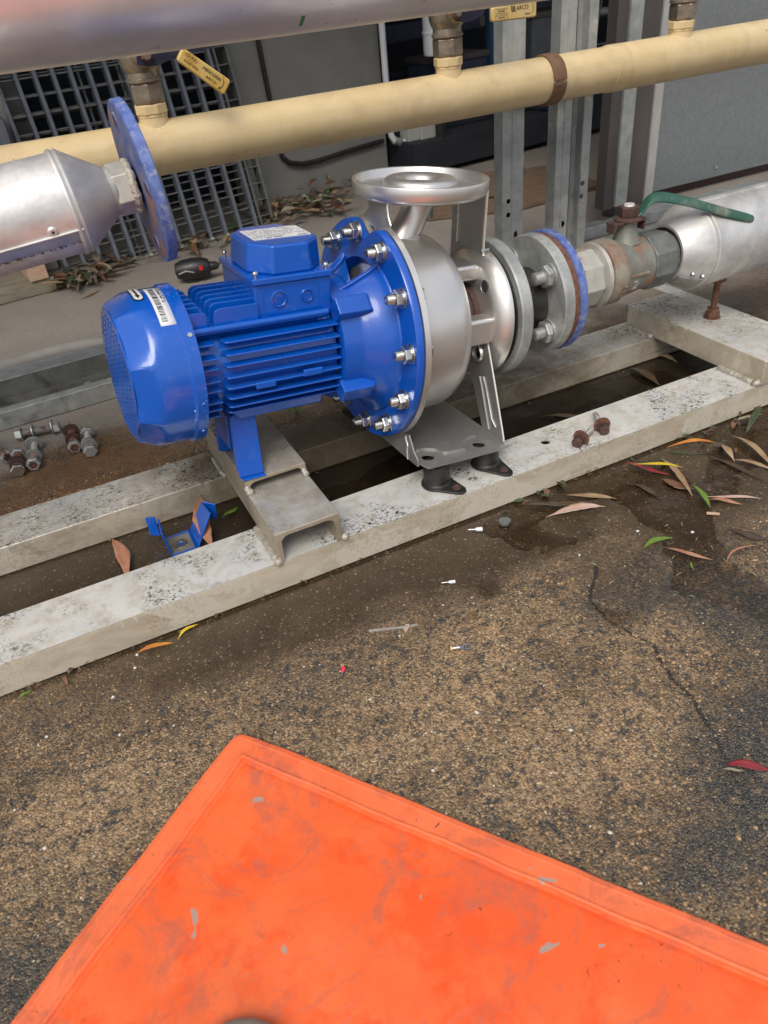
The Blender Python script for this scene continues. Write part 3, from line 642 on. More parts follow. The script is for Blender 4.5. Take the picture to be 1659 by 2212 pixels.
# upper side rail, bottom skirt
for s in (-1, 1):
    MB().cyl((-.30, .064*s, .0635), (-.10, .064*s, .0635), .0045, seg=16).build('tie_ridge', m_blue, pump)
    MB().box(-.30, -.105, min(.0*s, .066*s), max(.0*s, .066*s), .058, .0635).build('deck', m_blue, pump, bevel=.001)
MB().add([(-.256, -.058, -.060), (-.108, -.058, -.060), (-.108, -.05, -.080), (-.24, -.05, -.080), (-.256, .058, -.060), (-.108, .058, -.060), (-.108, .05, -.080), (-.24, .05, -.080)],
         [(0, 1, 2, 3), (7, 6, 5, 4), (4, 5, 1, 0), (3, 2, 6, 7), (1, 5, 6, 2), (4, 0, 3, 7)]).build('motor_skirt', m_blue, pump, bevel=.004, seg=3)
for s in (-1, 1):   # small pads on fins
    for x0, z in ((-.222, -.018), (-.15, -.013)):
        MB().box(x0, x0+.030, s*.0835-.003, s*.0835+.003, z-.005, z+.005).build('fin_pad', m_blue, pump, bevel=.002, seg=3)
# vertical fins on the top, two groups
for i, y in enumerate((-.057, -.037, -.017, .003, .023, .043, .06)):
    zt = .090 if abs(y) < .05 else .088
    for (x0, x1, zz) in ((-.300, -.2715, zt-.002), (-.263, -.200, zt)):
        r = .009
        poly = [(x0, .055), (x0, zz-r), (x0+r*.3, zz-r*.3), (x0+r, zz), (x1, zz), (x1, .055)] if x0 > -.29 else [(x0, .055), (x0, zz), (x1-.004, zz), (x1, zz-.004), (x1, .055)]
        MB().prism([(u, v) for u, v in poly], y-.0016, y+.0016, 'y').build('fin', m_blue, pump, bevel=.001)
# terminal box
tb = MB().box(-.203, -.089, -.054, .078, .060, .1095).build('terminal_box', m_blue, pump, bevel=.003, seg=3)
MB().box(-.2005, -.2, -.05, .07, .07, .1).build('box_gasket', m_bluedark, pump) if False else None
def plug(x, z, r):
    MB().lathe([(-.0535, r*.93), (-.0566, r*.97), (-.0572, r*1.05), (-.0566, r*1.16), (-.0535, r*1.2)], 32, 'y', (x, 0, z), caps=False).build('plug_ring', m_blue, tb, ang=50)
    MB().lathe([(-.0547, r*.84), (-.0543, r*.92), (-.053, r*.92)], 32, 'y', (x, 0, z)).build('conduit_plug', m_bluecast, tb, ang=30)
plug(-.1685, .0885, .0098); plug(-.127, .0875, .0078)
for s_, x, z, sz in (('M20', -.1685, .0885, .0052), ('M16', -.127, .0875, .0042)):
    m = text_mesh(s_, sz, .0006); xform(m, basis((x, -.0549, z), (1, 0, 0), (0, 0, 1), (0, -1, 0))); link('embossed_text', m, m_bluecast, tb, ang=0)
mfr = rounded([(-.1905, .068), (-.107, .068), (-.107, .104), (-.1905, .104)], .008)
m = curve_mesh([mfr, [(x*.985-.0022, z*.94+.005) for x, z in mfr][::-1]], .001); xform(m, basis((0, -.0542, 0), (1, 0, 0), (0, 0, 1), (0, -1, 0))); link('box_frame_line', m, m_blue, tb)
lid = MB().prism(rounded([(-.206, -.0585), (-.0865, -.0585), (-.0865, .083), (-.206, .083)], .006), .1102, .1188).build('terminal_lid', m_blue, pump, bevel=.0018, seg=3)
def octa(x0, x1, y0, y1, cx, cy): return [(x0+cx, y0), (x1-cx, y0), (x1, y0+cy), (x1, y1-cy), (x1-cx, y1), (x0+cx, y1), (x0, y1-cy), (x0, y0+cy)]
o1 = octa(-.199, -.0895, -.0515, .076, .027, .030); o2 = octa(-.1965, -.092, -.049, .0735, .027, .030)
MB().add([(x, y, .1186) for x, y in o1]+[(x, y, .157) for x, y in o2], [tuple(range(8))[::-1], tuple(range(8, 16))]+[(i, (i+1) % 8, (i+1) % 8+8, i+8) for i in range(8)]).build('lid_cover', m_blue, lid, bevel=.0035, seg=4)
for (x, y) in ((-.198, -.051), (-.095, -.051), (-.198, .075), (-.095, .075)):
    MB().lathe([(.1186, .0022), (.1245, .0022), (.1245, .0043), (.1262, .0042), (.1275, .003), (.1281, 0)], 18, 'z', (x, y, 0), caps=False).build('lid_screw', m_zinc, lid, ang=40)
np_ = MB().prism(rounded([(-.1815, -.0115), (-.0965, -.0115), (-.0965, .049), (-.1815, .049)], .003), .1571, .1576).build('nameplate', m_white, lid)
pr = MB(); rnd = random.Random(5)
for r_ in range(11):
    y = .0445-r_*.0049; x = -.178
    while x < -.101:
        L = rnd.uniform(.002, .007)
        if rnd.random() < .8 and not (r_ > 8 and x > -.135): pr.box(x, min(x+L, -.1), y-.0010, y+.0010, .1576, .15775)
        x += L+rnd.uniform(.0009, .003)
pr.box(-.1155, -.1005, -.009, -.0045, .1576, .15775)
pr.box(-.15, -.1496, -.006, .046, .1576, .15775); pr.box(-.178, -.10, .0295, .0298, .1576, .1577)
pr.build('printed_lines', m_inkgrey, np_)
for s_, x in (('CE', -.158), ('EAC', -.145)):
    m = text_mesh(s_, .0062, .0002); xform(m, basis((x, -.0065, .1577), (-1, 0, 0), (0, -1, 0), (0, 0, 1))); link('printed_mark', m, m_ink, np_, ang=0)
# --- fan cowl
def cowlr(t, r, a):
    if a > -.352: return r
    k = min(1, (-.352-a)/.012) if a > -.364 else 1
    seg = PI/4; th = (t+PI/8) % seg-seg/2
    ro = r*math.cos(seg/2)/math.cos(th)*1.03
    return r*(1-k)+ro*k
cw = MB(); prof = [(-.297, .1065), (-.297, .1095), (-.3115, .1098), (-.3135, .1075), (-.315, .1065), (-.335, .1063), (-.350, .106), (-.3565, .1048), (-.362, .1018), (-.382, .0925), (-.385, .0898), (-.3855, .087)]
cw.lathe(prof, 128, 'x', rfun=cowlr, caps=False); cowl = cw.build('fan_cowl', m_blue, pump, ang=28)
def grill():
    # perforated rear face: honeycomb-like slots
    polys = [[(.0885*math.cos(2*PI*i/64+PI/64), .0885*math.sin(2*PI*i/64+PI/64)) for i in range(64)]]
    dy, dz = .0165, .0094
    for i in range(-9, 10):
        for j in range(-15, 16):
            y = i*dy+(dy/2 if j % 2 else 0); z = j*dz
            if math.hypot(y, z) < .079:
                polys.append([(y-.0068, z), (y-.0028, z+.0034), (y+.0028, z+.0034), (y+.0068, z), (y+.0028, z-.0034), (y-.0028, z-.0034)][::-1])
    m = curve_mesh(polys, .0016); xform(m, basis((-.3855, 0, 0), (0, 1, 0), (0, 0, 1), (1, 0, 0)))
    link('fan_grille', m, m_blue, cowl, ang=30)
grill()
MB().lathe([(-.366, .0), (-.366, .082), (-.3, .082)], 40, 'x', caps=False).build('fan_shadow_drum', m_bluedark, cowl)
for a in (39, -37, 90, 180-37, 180+37):
    t = math.radians(a); u = Vector((0, -math.cos(t), math.sin(t)))
    MB().cyl(Vector((-.3035, 0, 0))+u*.1085, Vector((-.3035, 0, 0))+u*.1113, .0036, .003, 16).build('cowl_screw', m_zinc if a == 39 else m_blue, cowl)
def patch(x0, x1, a0, a1, r, n=14):
    b = MB(); vs = []; 
    for i in range(n+1):
        t = math.radians(a0+(a1-a0)*i/n)
        for x in (x0, x1): vs.append((x, -r*math.cos(t), r*math.sin(t)))
    return b.add(vs, [(2*i, 2*i+1, 2*i+3, 2*i+2) for i in range(n)])
st = patch(-.3345, -.3130, 49, 96, .1068).build('barcode_sticker', m_white, cowl, solid=.0002)
bars = MB(); a = 52; rn = random.Random(2)
while a < 92:
    wd = rn.choice([.25, .25, .5, .8]); q = patch(-.331, -.3235, a, a+wd, .1071, 1); bars.add(q.v, q.f); a += wd+rn.choice([.3, .45, .8])
bars.build('barcode', m_ink, st)
tl = MB()
for a in np.arange(70, 92, 1.1):
    if rn.random() < .8: q = patch(-.3205, -.3185, a, a+.8, .1071, 1); tl.add(q.v, q.f)
    if rn.random() < .6: q = patch(-.3172, -.3158, a, a+.7, .1071, 1); tl.add(q.v, q.f)
tl.build('sticker_print', m_ink, st)
# rotation arrow sticker on the bevel
ar = thing('tmp', '', ''); bpy.data.objects.remove(ar)
def on_bevel(u, v):  # u along circumference (deg), v along x
    a = math.radians(u); r = .106; return Vector((v, -r*math.cos(a), r*math.sin(a)))
def bevel_patch(poly, lift):
    return [(x, -(.1063+lift)*math.cos(math.radians(a)), (.1063+lift)*math.sin(math.radians(a))) for x, a in poly]
def sticker_shape(x0, x1, a0, a1, lift, mat, nm, par):
    xm = (x0+x1)/2; hw = (x1-x0)/2; n_ = 30; vs = []; A0, A1 = a0-4.5*(hw/.0075), a1+4.5*(hw/.0075)
    for k in range(n_+1):
        a = A0+(A1-A0)*k/n_; e = max(0, (a-a1)/(A1-a1), (a0-a)/(a0-A0)); h_ = hw*math.sqrt(max(0, 1-min(e, 1)**2)); vs += [(xm-h_, a), (xm, a), (xm+h_, a)]
    return MB().add(bevel_patch(vs, lift), [f_ for k in range(n_) for f_ in ((3*k, 3*k+1, 3*k+4, 3*k+3), (3*k+1, 3*k+2, 3*k+5, 3*k+4))]).build(nm, mat, par, ang=60)
s1 = sticker_shape(-.3545, -.3395, 80, 100, .0006, m_ink, 'arrow_sticker', cowl)
sticker_shape(-.3527, -.3413, 80, 100, .0010, m_white, 'sticker_field', s1)
ab = MB()
for k in range(10): ab.add(bevel_patch([(-.3485, 98-1.5*k), (-.3455, 98-1.5*k), (-.3455, 96.5-1.5*k), (-.3485, 96.5-1.5*k)], .0014), [(0, 1, 2, 3)])
ab.add(bevel_patch([(-.3505, 83), (-.347, 78.5), (-.3435, 83)], .0015), [(0, 1, 2)]); ab.build('arrow', m_ink, s1, ang=0)
# water drops on the cowl lip
dr = MB(); rn = random.Random(8)
for k in range(46):
    t = math.radians(rn.uniform(-55, 80)); x = rn.choice([rn.uniform(-.31, -.299), -.3145, -.2985]); s_ = rn.uniform(.0006, .0016); u = Vector((0, -math.cos(t), math.sin(t)))
    c_ = Vector((x, 0, 0))+u*.1098 if x > -.313 else Vector((x, 0, 0))+u*.107
    for i in range(1):
        dr.cyl(c_-u*s_*.2, c_+u*s_*.55, s_, s_*.5, 8)
dr.build('water_drops', pbr('water_drop', (.03, .12, .45), rough=(.02, .05), spec=1.0), cowl)
# motor foot: U bracket
foot = MB(); t = .003
def legplate(b, x0, x1, top, bot, th):
    (yt, zt), (yb, zb) = top, bot; d = Vector((yb-yt, zb-zt)).normalized(); nn = Vector((d[1], -d[0]))*th
    poly = [(yt, zt), (yb, zb), (yb+nn[0], zb+nn[1]), (yt+nn[0], zt+nn[1])]
    b.prism(poly, x0, x1, 'x')
for s in (-1, 1):
    legplate(foot, -.2505, -.2115, (s*.033, -.080), (s*.050, -.1745), .003)
    for xx in (-.2505, -.2145): legplate(foot, xx, xx+.003, (s*.033, -.084), (s*.048, -.166), -.008)
    foot.box(-.2475, -.2105, min(s*.046, s*.060), max(s*.046, s*.060), -.1772, -.1742)
foot.box(-.2475, -.2165, -.036, .036, -.083, -.078)
foot.box(-.2535, -.2505, -.028, .04, -.135, -.080)
foot.build('motor_foot', m_blue, pump, bevel=.0012, seg=2)
# --- discharge dish
dc = (.088, .005, 0)
dish = MB(); dish.lathe([(.1905, .026), (.191, .082), (.1925, .0925), (.1955, .0982), (.1985, .100), (.214, .1008), (.2155, .100), (.2155, .0965), (.2145, .0955), (.2035, .0945), (.201, .092), (.201, .0565), (.2025, .0553), (.2075, .0552), (.2125, .0535), (.2155, .049), (.2165, .043), (.2163, .036), (.2145, .0295), (.2105, .0248), (.204, .0222), (.195, .0212), (.18, .021)], 112, 'z', dc, caps=False)
dish.build('discharge_flange', m_steel, pump, ang=50)
thr = MB(); thr.lathe([(.155, .0)]+[(.16+k*.0018, .0195 if k % 2 else .021) for k in range(28)], 40, 'z', dc, caps=False); thr.build('threaded_port', m_zinc, pump, ang=40)
for k in (200, 110, 290, 20):
    aa = math.radians(k); MB().lathe([(.2011, .0098), (.2014, .0088)], 24, 'z', (dc[0]+.073*math.cos(aa), dc[1]+.073*math.sin(aa), 0)).build('flange_hole_disc', m_steel2, pump)
nk = MB(); nk.tube([(.050, .004, .118), (.056, .004, .130), (.0625, .004, .141), (.070, .004, .152), (.0775, .005, .164), (.083, .005, .176), (.0855, .005, .186), (.086, .005, .192)], [.030, .0262, .0235, .0222, .0220, .0232, .0252, .028], 36)
nk.build('discharge_neck', m_steel, pump, ang=60)
MB().lathe([(.1345, .0265), (.1375, .0265), (.138, .0235)], 32, 'z', (.0625, .004, 0)).build('weld_ring', m_steel, pump, ang=60)
# left upright strap: steel ring up to dish
def plate_x(poly, x, th, name, mat, edge=None, holes=(), bev=.0006):
    m = curve_mesh([poly]+list(holes), th); xform(m, basis((x, 0, 0), (0, 1, 0), (0, 0, 1), (1, 0, 0))); return link(name, m, mat, pump, bevel=bev)
lft = [(-.048, .155), (-.052, .166), (-.0435, .176), (-.040, .186), (-.040, .197), (.014, .197), (.014, .178), (.030, .166), (.050, .155)]
plate_x(lft, .0075, .0025, 'front_strap', m_steel2)
MB().tube([(.0075, -.048, .160), (.0075, -.051, .166), (.0075, -.0445, .175), (.0075, -.0412, .186), (.0075, -.0412, .194)], .0013, 8).build('strap_edge', m_cut, pump)
MB().tube([(.003, -.075, .142), (.004, -.05, .150), (.004, -.025, .146), (.004, -.008, .137), (.004, .008, .135), (.004, .022, .142), (.004, .035, .153), (.004, .06, .160)], .0036, 12).build('casing_fold', m_steel2, pump)
# right upright strap from dish to suction plate
rgt = [(-.0205, .195), (-.0245, .078), (-.019, .074), (-.013, .078), (-.011, .098), (.030, .098), (.052, .078), (.058, .079), (.066, .19)]
plate_x(rgt, .1885, .0028, 'rear_strap', m_steel2)
MB().box(.187, .190, .0475, .0655, .078, .19).build('strap_wing', m_steel2, pump)
MB().box(.1845, .1868, .0455, .0475, .105, .188).build('strap_slot_edge', m_cut, pump)
MB().box(.1872, .1905, -.0262, -.0222, .079, .193).build('strap_edge', m_cut, pump, bevel=.0006)
MB().cyl((.182, -.028, .107), (.197, -.028, .107), .0016, seg=12).build('pin', m_zinc, pump)
# suction side dish
def sholes(t, r, a): return r
su = MB(); su.lathe([(.1755, .047), (.1755, .078), (.1775, .087), (.182, .095), (.188, .1015), (.194, .1055), (.2005, .1065), (.2005, .05)], 112, 'x', caps=False)
su.build('suction_flange', m_steel, pump, ang=50)
for a in (47, 133, 227, 313):
    aa = math.radians(a); y, z = -.0795*math.cos(aa), .0795*math.sin(aa)
    MB().lathe([(.1748, .0118), (.1744, .0108), (.1744, .0098), (.1760, .0092)], 28, 'x', (0, y, z), caps=False).build('hole_rim', m_steel, pump)
    MB().lathe([(.1751, .0), (.1751, .0095)], 28, 'x', (0, y, z), caps=False).build('bolt_hole', m_dark, pump)
MB().lathe([(.112, .060), (.120, .048), (.176, .048)], 64, 'x', caps=False).build('suction_neck', m_rustdark, pump, ang=40)
MB().lathe([(.165, .0505), (.1755, .0505)], 64, 'x').build('neck_ring', m_rustdark, pump, ang=40)
for (y0, y1, z0, z1) in ((-.034, .014, .062, .087), (-.084, -.052, -.026, .016), (.052, .084, -.026, .016)):
    MB().box(.108, .178, y0, y1, z0, z1).build('spacer_tube', m_steel, pump, bevel=.006, seg=4)
# base plate and front leg
hp = [circ(.034, -.131, .0105, 20, True), circ(.13, -.133, .0105, 20, True), circ(.034, .131, .0105, 20, True), circ(.13, .133, .0105, 20, True), circ(.026, -.062, .018, 24, True)]
bp = rounded([(.006, -.118), (.018, -.161), (.150, -.163), (.160, -.150), (.170, -.150), (.172, -.14), (.172, .15), (.15, .163), (.018, .161), (.006, .118)], .006)
m = curve_mesh([bp]+hp, .003); xform(m, Matrix.Translation((0, 0, -.1745))); link('base_plate', m, m_steel2, pump, bevel=.0007)
emb = rounded([(.006+.02, -.108), (.040, -.106), (.058, -.118), (.064, -.135), (.104, -.138), (.108, -.116), (.126, -.106), (.145, -.107), (.150, .1), (.02, .1)], .006)
m = curve_mesh([emb, circ(.026, -.062, .0185, 24, True)], .005); xform(m, Matrix.Translation((0, 0, -.1720))); link('pressed_panel', m, m_steel2, pump, bevel=.0026, seg=4)
wing = [(-.150, -.1735), (-.148, -.163), (-.135, -.153), (-.128, -.143), (-.12, -.132), (-.06, -.15), (.06, -.15), (.12, -.132), (.15, -.1735)]
plate_x(wing, .0055, .0025, 'front_web', m_steel2)
MB().tube([(.0045, -.119, -.1745), (.0045, -.1165, -.160), (.0045, -.118, -.150), (.0045, -.1125, -.143), (.0045, -.111, -.137)], .0014, 8).build('web_edge', m_cut, pump)
legp = [(-.148, -.173), (-.1445, -.163), (-.108, -.080), (-.083, -.025), (-.04, -.02), (.04, -.02), (.083, -.025), (.108, -.08), (.1445, -.163), (.148, -.173), (.088, -.173), (.055, -.110), (.03, -.070), (-.03, -.070), (-.055, -.110), (-.088, -.173)]
plate_x(legp, .170, .0028, 'rear_leg_plate', m_steel2, holes=[circ(-.062, -.047, .0125, 24, True), circ(.062, -.047, .0125, 24, True)], bev=.0008)
MB().tube([(.169, -.148, -.170), (.169, -.1455, -.162), (.169, -.109, -.080), (.169, -.085, -.028)], .0016, 8).build('leg_edge', m_cut, pump)
for s in (-1, 1):
    MB().lathe([(.166, .0145), (.1625, .0128), (.1625, .0118), (.168, .0118)], 28, 'x', (0, s*.062, -.047), caps=False).build('hole_flare', m_steel, pump, ang=50)
    MB().tube([(.168, s*.070, -.085), (.168, s*.078, -.100), (.168, s*.100, -.150), (.168, s*.107, -.166)], .0028, 10).build('pressed_rib', m_steel2, pump, ang=60)
    MB().tube([(.168, s*.080, -.082), (.168, s*.090, -.098), (.168, s*.112, -.145), (.168, s*.125, -.155)], .0024, 10).build('pressed_rib', m_steel2, pump, ang=60)

# ------------------------------------------------------------------ rubber mounts
def mount(x, y, h, tip, label):
    t = thing('rubber_mount', label, 'rubber mount', (x, y, .0502), group='black rubber mounts under the pump base')
    MB().lathe([(.002, .0235), (.006, .0225), (.008, .0208), (h-.006, .0208), (h-.003, .0195), (h, .0195)], 36, 'z').build('rubber_body', m_rubber, t)
    tx, ty = tip; a = math.atan2(ty, tx); L = math.hypot(tx, ty)
    poly = [(.0255*math.cos(q), .0255*math.sin(q)) for q in np.linspace(.95, 2*PI-.95, 22)]+[(L-.002, -.0095), (L+.003, -.005), (L+.004, .003), (L-.002, .0095)]
    poly = [(p[0]*math.cos(a)-p[1]*math.sin(a), p[0]*math.sin(a)+p[1]*math.cos(a)) for p in poly]
    MB().prism(poly, 0, .0042).build('foot_plate', m_rubber, t, bevel=.0012)
    k = (L-.0125)/L
    MB().lathe([(.0042, .0068), (.0052, .0072), (.0056, .0066), (.0056, .0048), (.0085, .0044), (.0088, .002)], 20, 'z', (tx*k, ty*k, 0)).build('fixing_screw', m_rustdark, t, ang=30)
mount(.477, .9065, .0405, (.022, -.046), 'black rubber mount with rusty screw under the front left hole of the pump base plate')
mount(.574, .912, .0315, (.013, -.050), 'black rubber mount with torn edge under the front right hole of the pump base plate')
mount(.477, 1.18, .0405, (-.022, .046), 'black rubber mount hidden behind under the rear left of the pump base plate')
mount(.574, 1.18, .0315, (-.013, .048), 'black rubber mount hidden behind under the rear right of the pump base plate')

# ------------------------------------------------------------------ suction spool, flanges and ball valve
def bolt_ring(parent, x, yc, zc, R, angs, r, af, L, mat):
    for a in angs:
        t = math.radians(a); nut_stud(parent, (x, yc-R*math.cos(t), zc+R*math.sin(t)), r=r, af=af, L=L, mat=mat, ph=random.random(), wt=.003)
spool = thing('rubber_pipe_spool', 'short black rubber pipe joint between two round grey galvanised flanges', 'pipe joint', (.6625, 1.0545, .2535))
Ms = (0, math.radians(3.0), math.radians(1.0))
spool.rotation_euler = Ms
MB().lathe([(0, .05), (0, .110), (.002, .1118), (.0195, .1118), (.0215, .110), (.0215, .05)], 96, 'x', caps=False).build('flange', m_galv, spool, ang=40)
MB().lathe([(-.0035, .05), (-.0035, .099), (0, .099)], 72, 'x', caps=False).build('gasket', m_rubber, spool)
MB().lathe([(.0, .052), (.018, .052), (.022, .049), (.05, .050), (.08, .049), (.092, .051), (.097, .056), (.104, .058)], 72, 'x', caps=False).build('rubber_sleeve', m_blackpipe, spool, ang=60)
b = MB(); b.lathe([(0, 0), (.004, .004), (.006, .0055)], 9, 'x'); b.M = None
tr_ = thing('t', '', ''); bpy.data.objects.remove(tr_)
tear = MB()
for k in range(9):
    t = math.radians(-14+random.uniform(-7, 7)); x = .034+random.uniform(-.006, .008); u = Vector((0, -math.cos(t), math.sin(t)))
    tear.cyl(Vector((x, 0, 0))+u*.047, Vector((x+random.uniform(-.003, .003), 0, 0))+u*.0515, random.uniform(.001, .0025), .0006, 6)
tear.build('scuffed_tear', m_card, spool)
fl2 = thing('bolted_flange_pair', 'grey galvanised flange bolted to a rusty blue flange with big galvanised nuts', 'flange', (.7575, 1.056, .2527))
MB().lathe([(0, .047), (0, .0985), (.002, .1005), (.0185, .1005), (.020, .099), (.020, .047)], 96, 'x', caps=False).build('grey_flange', m_galv, fl2, ang=40)
MB().lathe([(.0202, .03), (.0202, .0985), (.0300, .0985), (.0300, .03)], 96, 'x', caps=False).build('rust_gasket', m_rust, fl2, ang=40)
MB().lathe([(.0302, .03), (.0302, .1005), (.0312, .102), (.043, .102), (.045, .100), (.045, .03)], 96, 'x', caps=False).build('blue_flange', m_oldblue, fl2, ang=40)
bolt_ring(fl2, -.0002, 0, 0, .0735, (42, -38, 138, 222), .0105, .033, .024, m_galvbolt)
for a in (42, -38, 138, 222):
    t = math.radians(a); MB().lathe([(.0451, .0185), (.058, .0185), (.059, .0165)], 6, 'x', (0, -.0735*math.cos(t), .0735*math.sin(t))).build('bolt_head', m_valvegrey, fl2, ang=20)
for i, ch in enumerate('TABLE E'):
    if ch == ' ': continue
    t = math.radians(78-i*9); u = Vector((0, -math.cos(t), math.sin(t))); tg = Vector((0, math.sin(t), math.cos(t)))
    m = text_mesh(ch, .011, .0006); xform(m, basis(Vector((.009, 0, 0))+u*.1006, -tg, (-1, 0, 0), u)); link('stamped_letter', m, m_galvbolt, fl2, ang=0)
# ball valve
bv = thing('ball_valve', 'corroded brass ball valve with green lever marked 2 and PN25 beside the blue flange', 'valve', (.8025, 1.056, .2575))
MB().lathe([(0, .037), (.012, .037), (.014, .041)], 48, 'x').build('nipple', m_galvbolt, bv)
MB().lathe([(.010, .0455), (.014, .049), (.028, .049), (.032, .046)], 8, 'x', ph=.2).build('locknut', m_galvbolt, bv, ang=20, bevel=.001)
MB().lathe([(.030, .045), (.034, .052), (.076, .052), (.082, .047)], 8, 'x', ph=.15).build('union_hex', m_valvegrey, bv, ang=20, bevel=.0016)
MB().lathe([(.079, .049), (.082, .0565), (.089, .057), (.092, .053), (.0925, .05)], 64, 'x').build('union_lip', m_valvegrey, bv, ang=45)
MB().lathe([(.092, .050), (.095, .0555), (.103, .0575), (.120, .0575), (.128, .054), (.131, .0515)], 64, 'x').build('red_band', m_valvered, bv, ang=45)
MB().lathe([(.130, .0515), (.150, .050), (.168, .0475), (.180, .046), (.186, .047), (.190, .0475)], 64, 'x').build('valve_body', m_valve, bv, ang=45)
MB().lathe([(.189, .044), (.193, .0515), (.238, .0515), (.243, .046)], 8, 'x', ph=.3).build('end_hex', m_valvedark, bv, ang=20, bevel=.0018)
MB().lathe([(.240, .043), (.262, .0425)], 48, 'x').build('end_nipple', m_valvedark, bv)
t = math.radians(3)
MB().box(.131, .172, -.0535, -.047, -.002, .002).build('seam_rib', m_valvered, bv, bevel=.001)
for s_, x, z, sz, ang in (('2', .147, -.020, .026, 0), ('PN25', .115, -.022, .0115, -90)):
    m = text_mesh(s_, sz, .0014); rr = math.radians(ang)
    M_ = basis((x, -.0548 if s_ != '2' else -.0465, z), (math.cos(rr), 0, math.sin(rr)), (-math.sin(rr), 0, math.cos(rr)), (0, -1, 0)) @ Matrix.Identity(4)
    tilt = Matrix.Translation((x, -.0548 if s_ != '2' else -.0475, z)) @ Matrix.Rotation(math.radians(24), 4, 'X') @ Matrix.Translation((-x, .0548 if s_ != '2' else .0475, -z))
    xform(m, tilt @ M_); link('cast_mark', m, m_valvered if s_ != '2' else m_valvegrey, bv, ang=0)
sx = .158
MB().lathe([(.044, .026), (.060, .019), (.072, .0165), (.080, .0165)], 32, 'z', (sx, 0, 0)).build('stem_neck', m_valve, bv)
MB().prism([(sx-.038, -.012), (sx+.030, -.015), (sx+.030, .015), (sx-.038, .012)], .0785, .0825).build('stop_plate', m_rustdark, bv, bevel=.001)
MB().box(sx-.038, sx-.034, -.010, .010, .066, .080).build('stop_tab', m_rustdark, bv, bevel=.001)
MB().box(sx+.026, sx+.030, -.012, .012, .062, .080).build('stop_tab', m_rustdark, bv, bevel=.001)
MB().lathe([(.0825, .0245), (.0855, .0245), (.088, .019)], 28, 'z', (sx, 0, 0)).build('stem_washer', m_rustdark, bv)
MB().lathe([(.088, .0175), (.090, .0185), (.104, .0185), (.1055, .0165)], 6, 'z', (sx, 0, 0), ph=.25).build('stem_nut', m_rustdark, bv, ang=20, bevel=.0006)
MB().lathe([(.1055, .0095), (.1085, .0085)], 20, 'z', (sx, 0, 0)).build('stem_end', m_columnlight, bv)
def lever():
    # pressed lever: cranked up, then long dipping arm with rolled edges
    path = [(sx+.006, -.002, .089, .021), (sx+.020, -.006, .090, .022), (sx+.025, -.010, .103, .021), (sx+.037, -.013, .113, .0205), (sx+.056, -.018, .1145, .0195), (sx+.080, -.024, .1075, .0185), (sx+.115, -.034, .0955, .0175), (sx+.15, -.043, .0815, .0175), (sx+.185, -.052, .068, .0175), (sx+.215, -.060, .0575, .0165), (sx+.229, -.0635, .0525, .0125), (sx+.235, -.065, .0505, .005)]
    vs = []; fs = []; K = 9
    for i, (x, y, z, w_) in enumerate(path):
        a = Vector(path[max(i-1, 0)][:3]); c_ = Vector(path[min(i+1, len(path)-1)][:3]); d = (c_-a); d.z = 0; d.normalize(); sd_ = Vector((-d.y, d.x, .62)).normalized() if i > 2 else Vector((-d.y, d.x, .2)).normalized()
        for k in range(K):
            u = k/(K-1)*2-1; drop = -.0075*abs(u)**4*(1 if i > 3 else .3)
            p = Vector((x, y, z))+sd_*w_*.62*u*(1-.08*abs(u)**6); vs.append((p.x, p.y, p.z+drop+.004))
    for i in range(len(path)-1):
        for k in range(K-1): q = i*K+k; fs.append((q, q+1, q+K+1, q+K))
    o = MB().add(vs, fs).build('lever', m_green, bv, ang=80, solid=.0035)
    o.modifiers.new('s', 'SUBSURF').render_levels = 2
lever()
# ------------------------------------------------------------------ right clad pipe
def seam(b, x0, x1, y, z, r): b.cyl((x0, y, z), (x1, y, z), r, seg=10)
rp = thing('clad_pipe', 'fat silver aluminium clad pipe leaving at the right behind the ball valve', 'clad pipe', (1.052, 1.056, .262))
MB().lathe([(.0, .0455), (.0, .050), (.048, .0765), (.05, .0765)], 80, 'x', caps=False).build('cone_end', m_clad, rp, ang=30)
MB().lathe([(.049, .0765), (.052, .0775), (.055, .0765), (.059, .0765), (.0605, .0785), (.0645, .0785), (.066, .0772), (.9, .0772)], 96, 'x', caps=False).build('cladding', m_clad, rp, ang=30)
for a, r_ in ((-38, .0655), (-28, .0715)):
    for (x, rr) in ((.026, .0655), (.043, .0742)):
        if (a == -38) == (x == .026) or True:
            t = math.radians(-32 if x == .026 else -25)
            u = Vector((0, -math.cos(t), math.sin(t)))
    pass
for x, rr, a in ((.024, .0643, -30), (.041, .0738, -31)):
    t = math.radians(a); u = Vector((-.35, -math.cos(t), math.sin(t))).normalized(); p = Vector((x, -rr*math.cos(t), rr*math.sin(t)))
    MB().cyl(p-u*.001, p+u*.0022, .0052, .0036, 18).build('rivet', m_zinc, rp); MB().cyl(p+u*.002, p+u*.0026, .0016, seg=10).build('rivet_pin', m_black, rp)
m_ = MB(); m_.cyl((.001, 0, 0), (.003, 0, 0), .0462, seg=48); m_.build('end_seal', m_black, rp)
cap = patch(.004, .046, -72, -38, .06, 10)
cap.v = [(x, y*(.0515+(x/.05)*.0262)/.06, z*(.0515+(x/.05)*.0262)/.06) for x, y, z in cap.v]; cap.build('patch_sheet', m_channel, rp, solid=.0005)
MB().box(.06, .9, -.006, .006, .0768, .0795).build('top_seam', m_clad, rp, bevel=.001)
rod = thing('threaded_support_rod', 'rusty threaded rod with nuts holding up the right clad pipe on the cross tube', 'threaded rod', (1.205, 1.056, .1))
MB().lathe(threadprof(.002, .093, .0062, .0022), 18, 'z').build('rod', m_rust, rod, ang=50)
MB().lathe([(.0, .0165), (.002, .0165)], 28, 'z').build('washer', m_rust, rod, bevel=.0004)
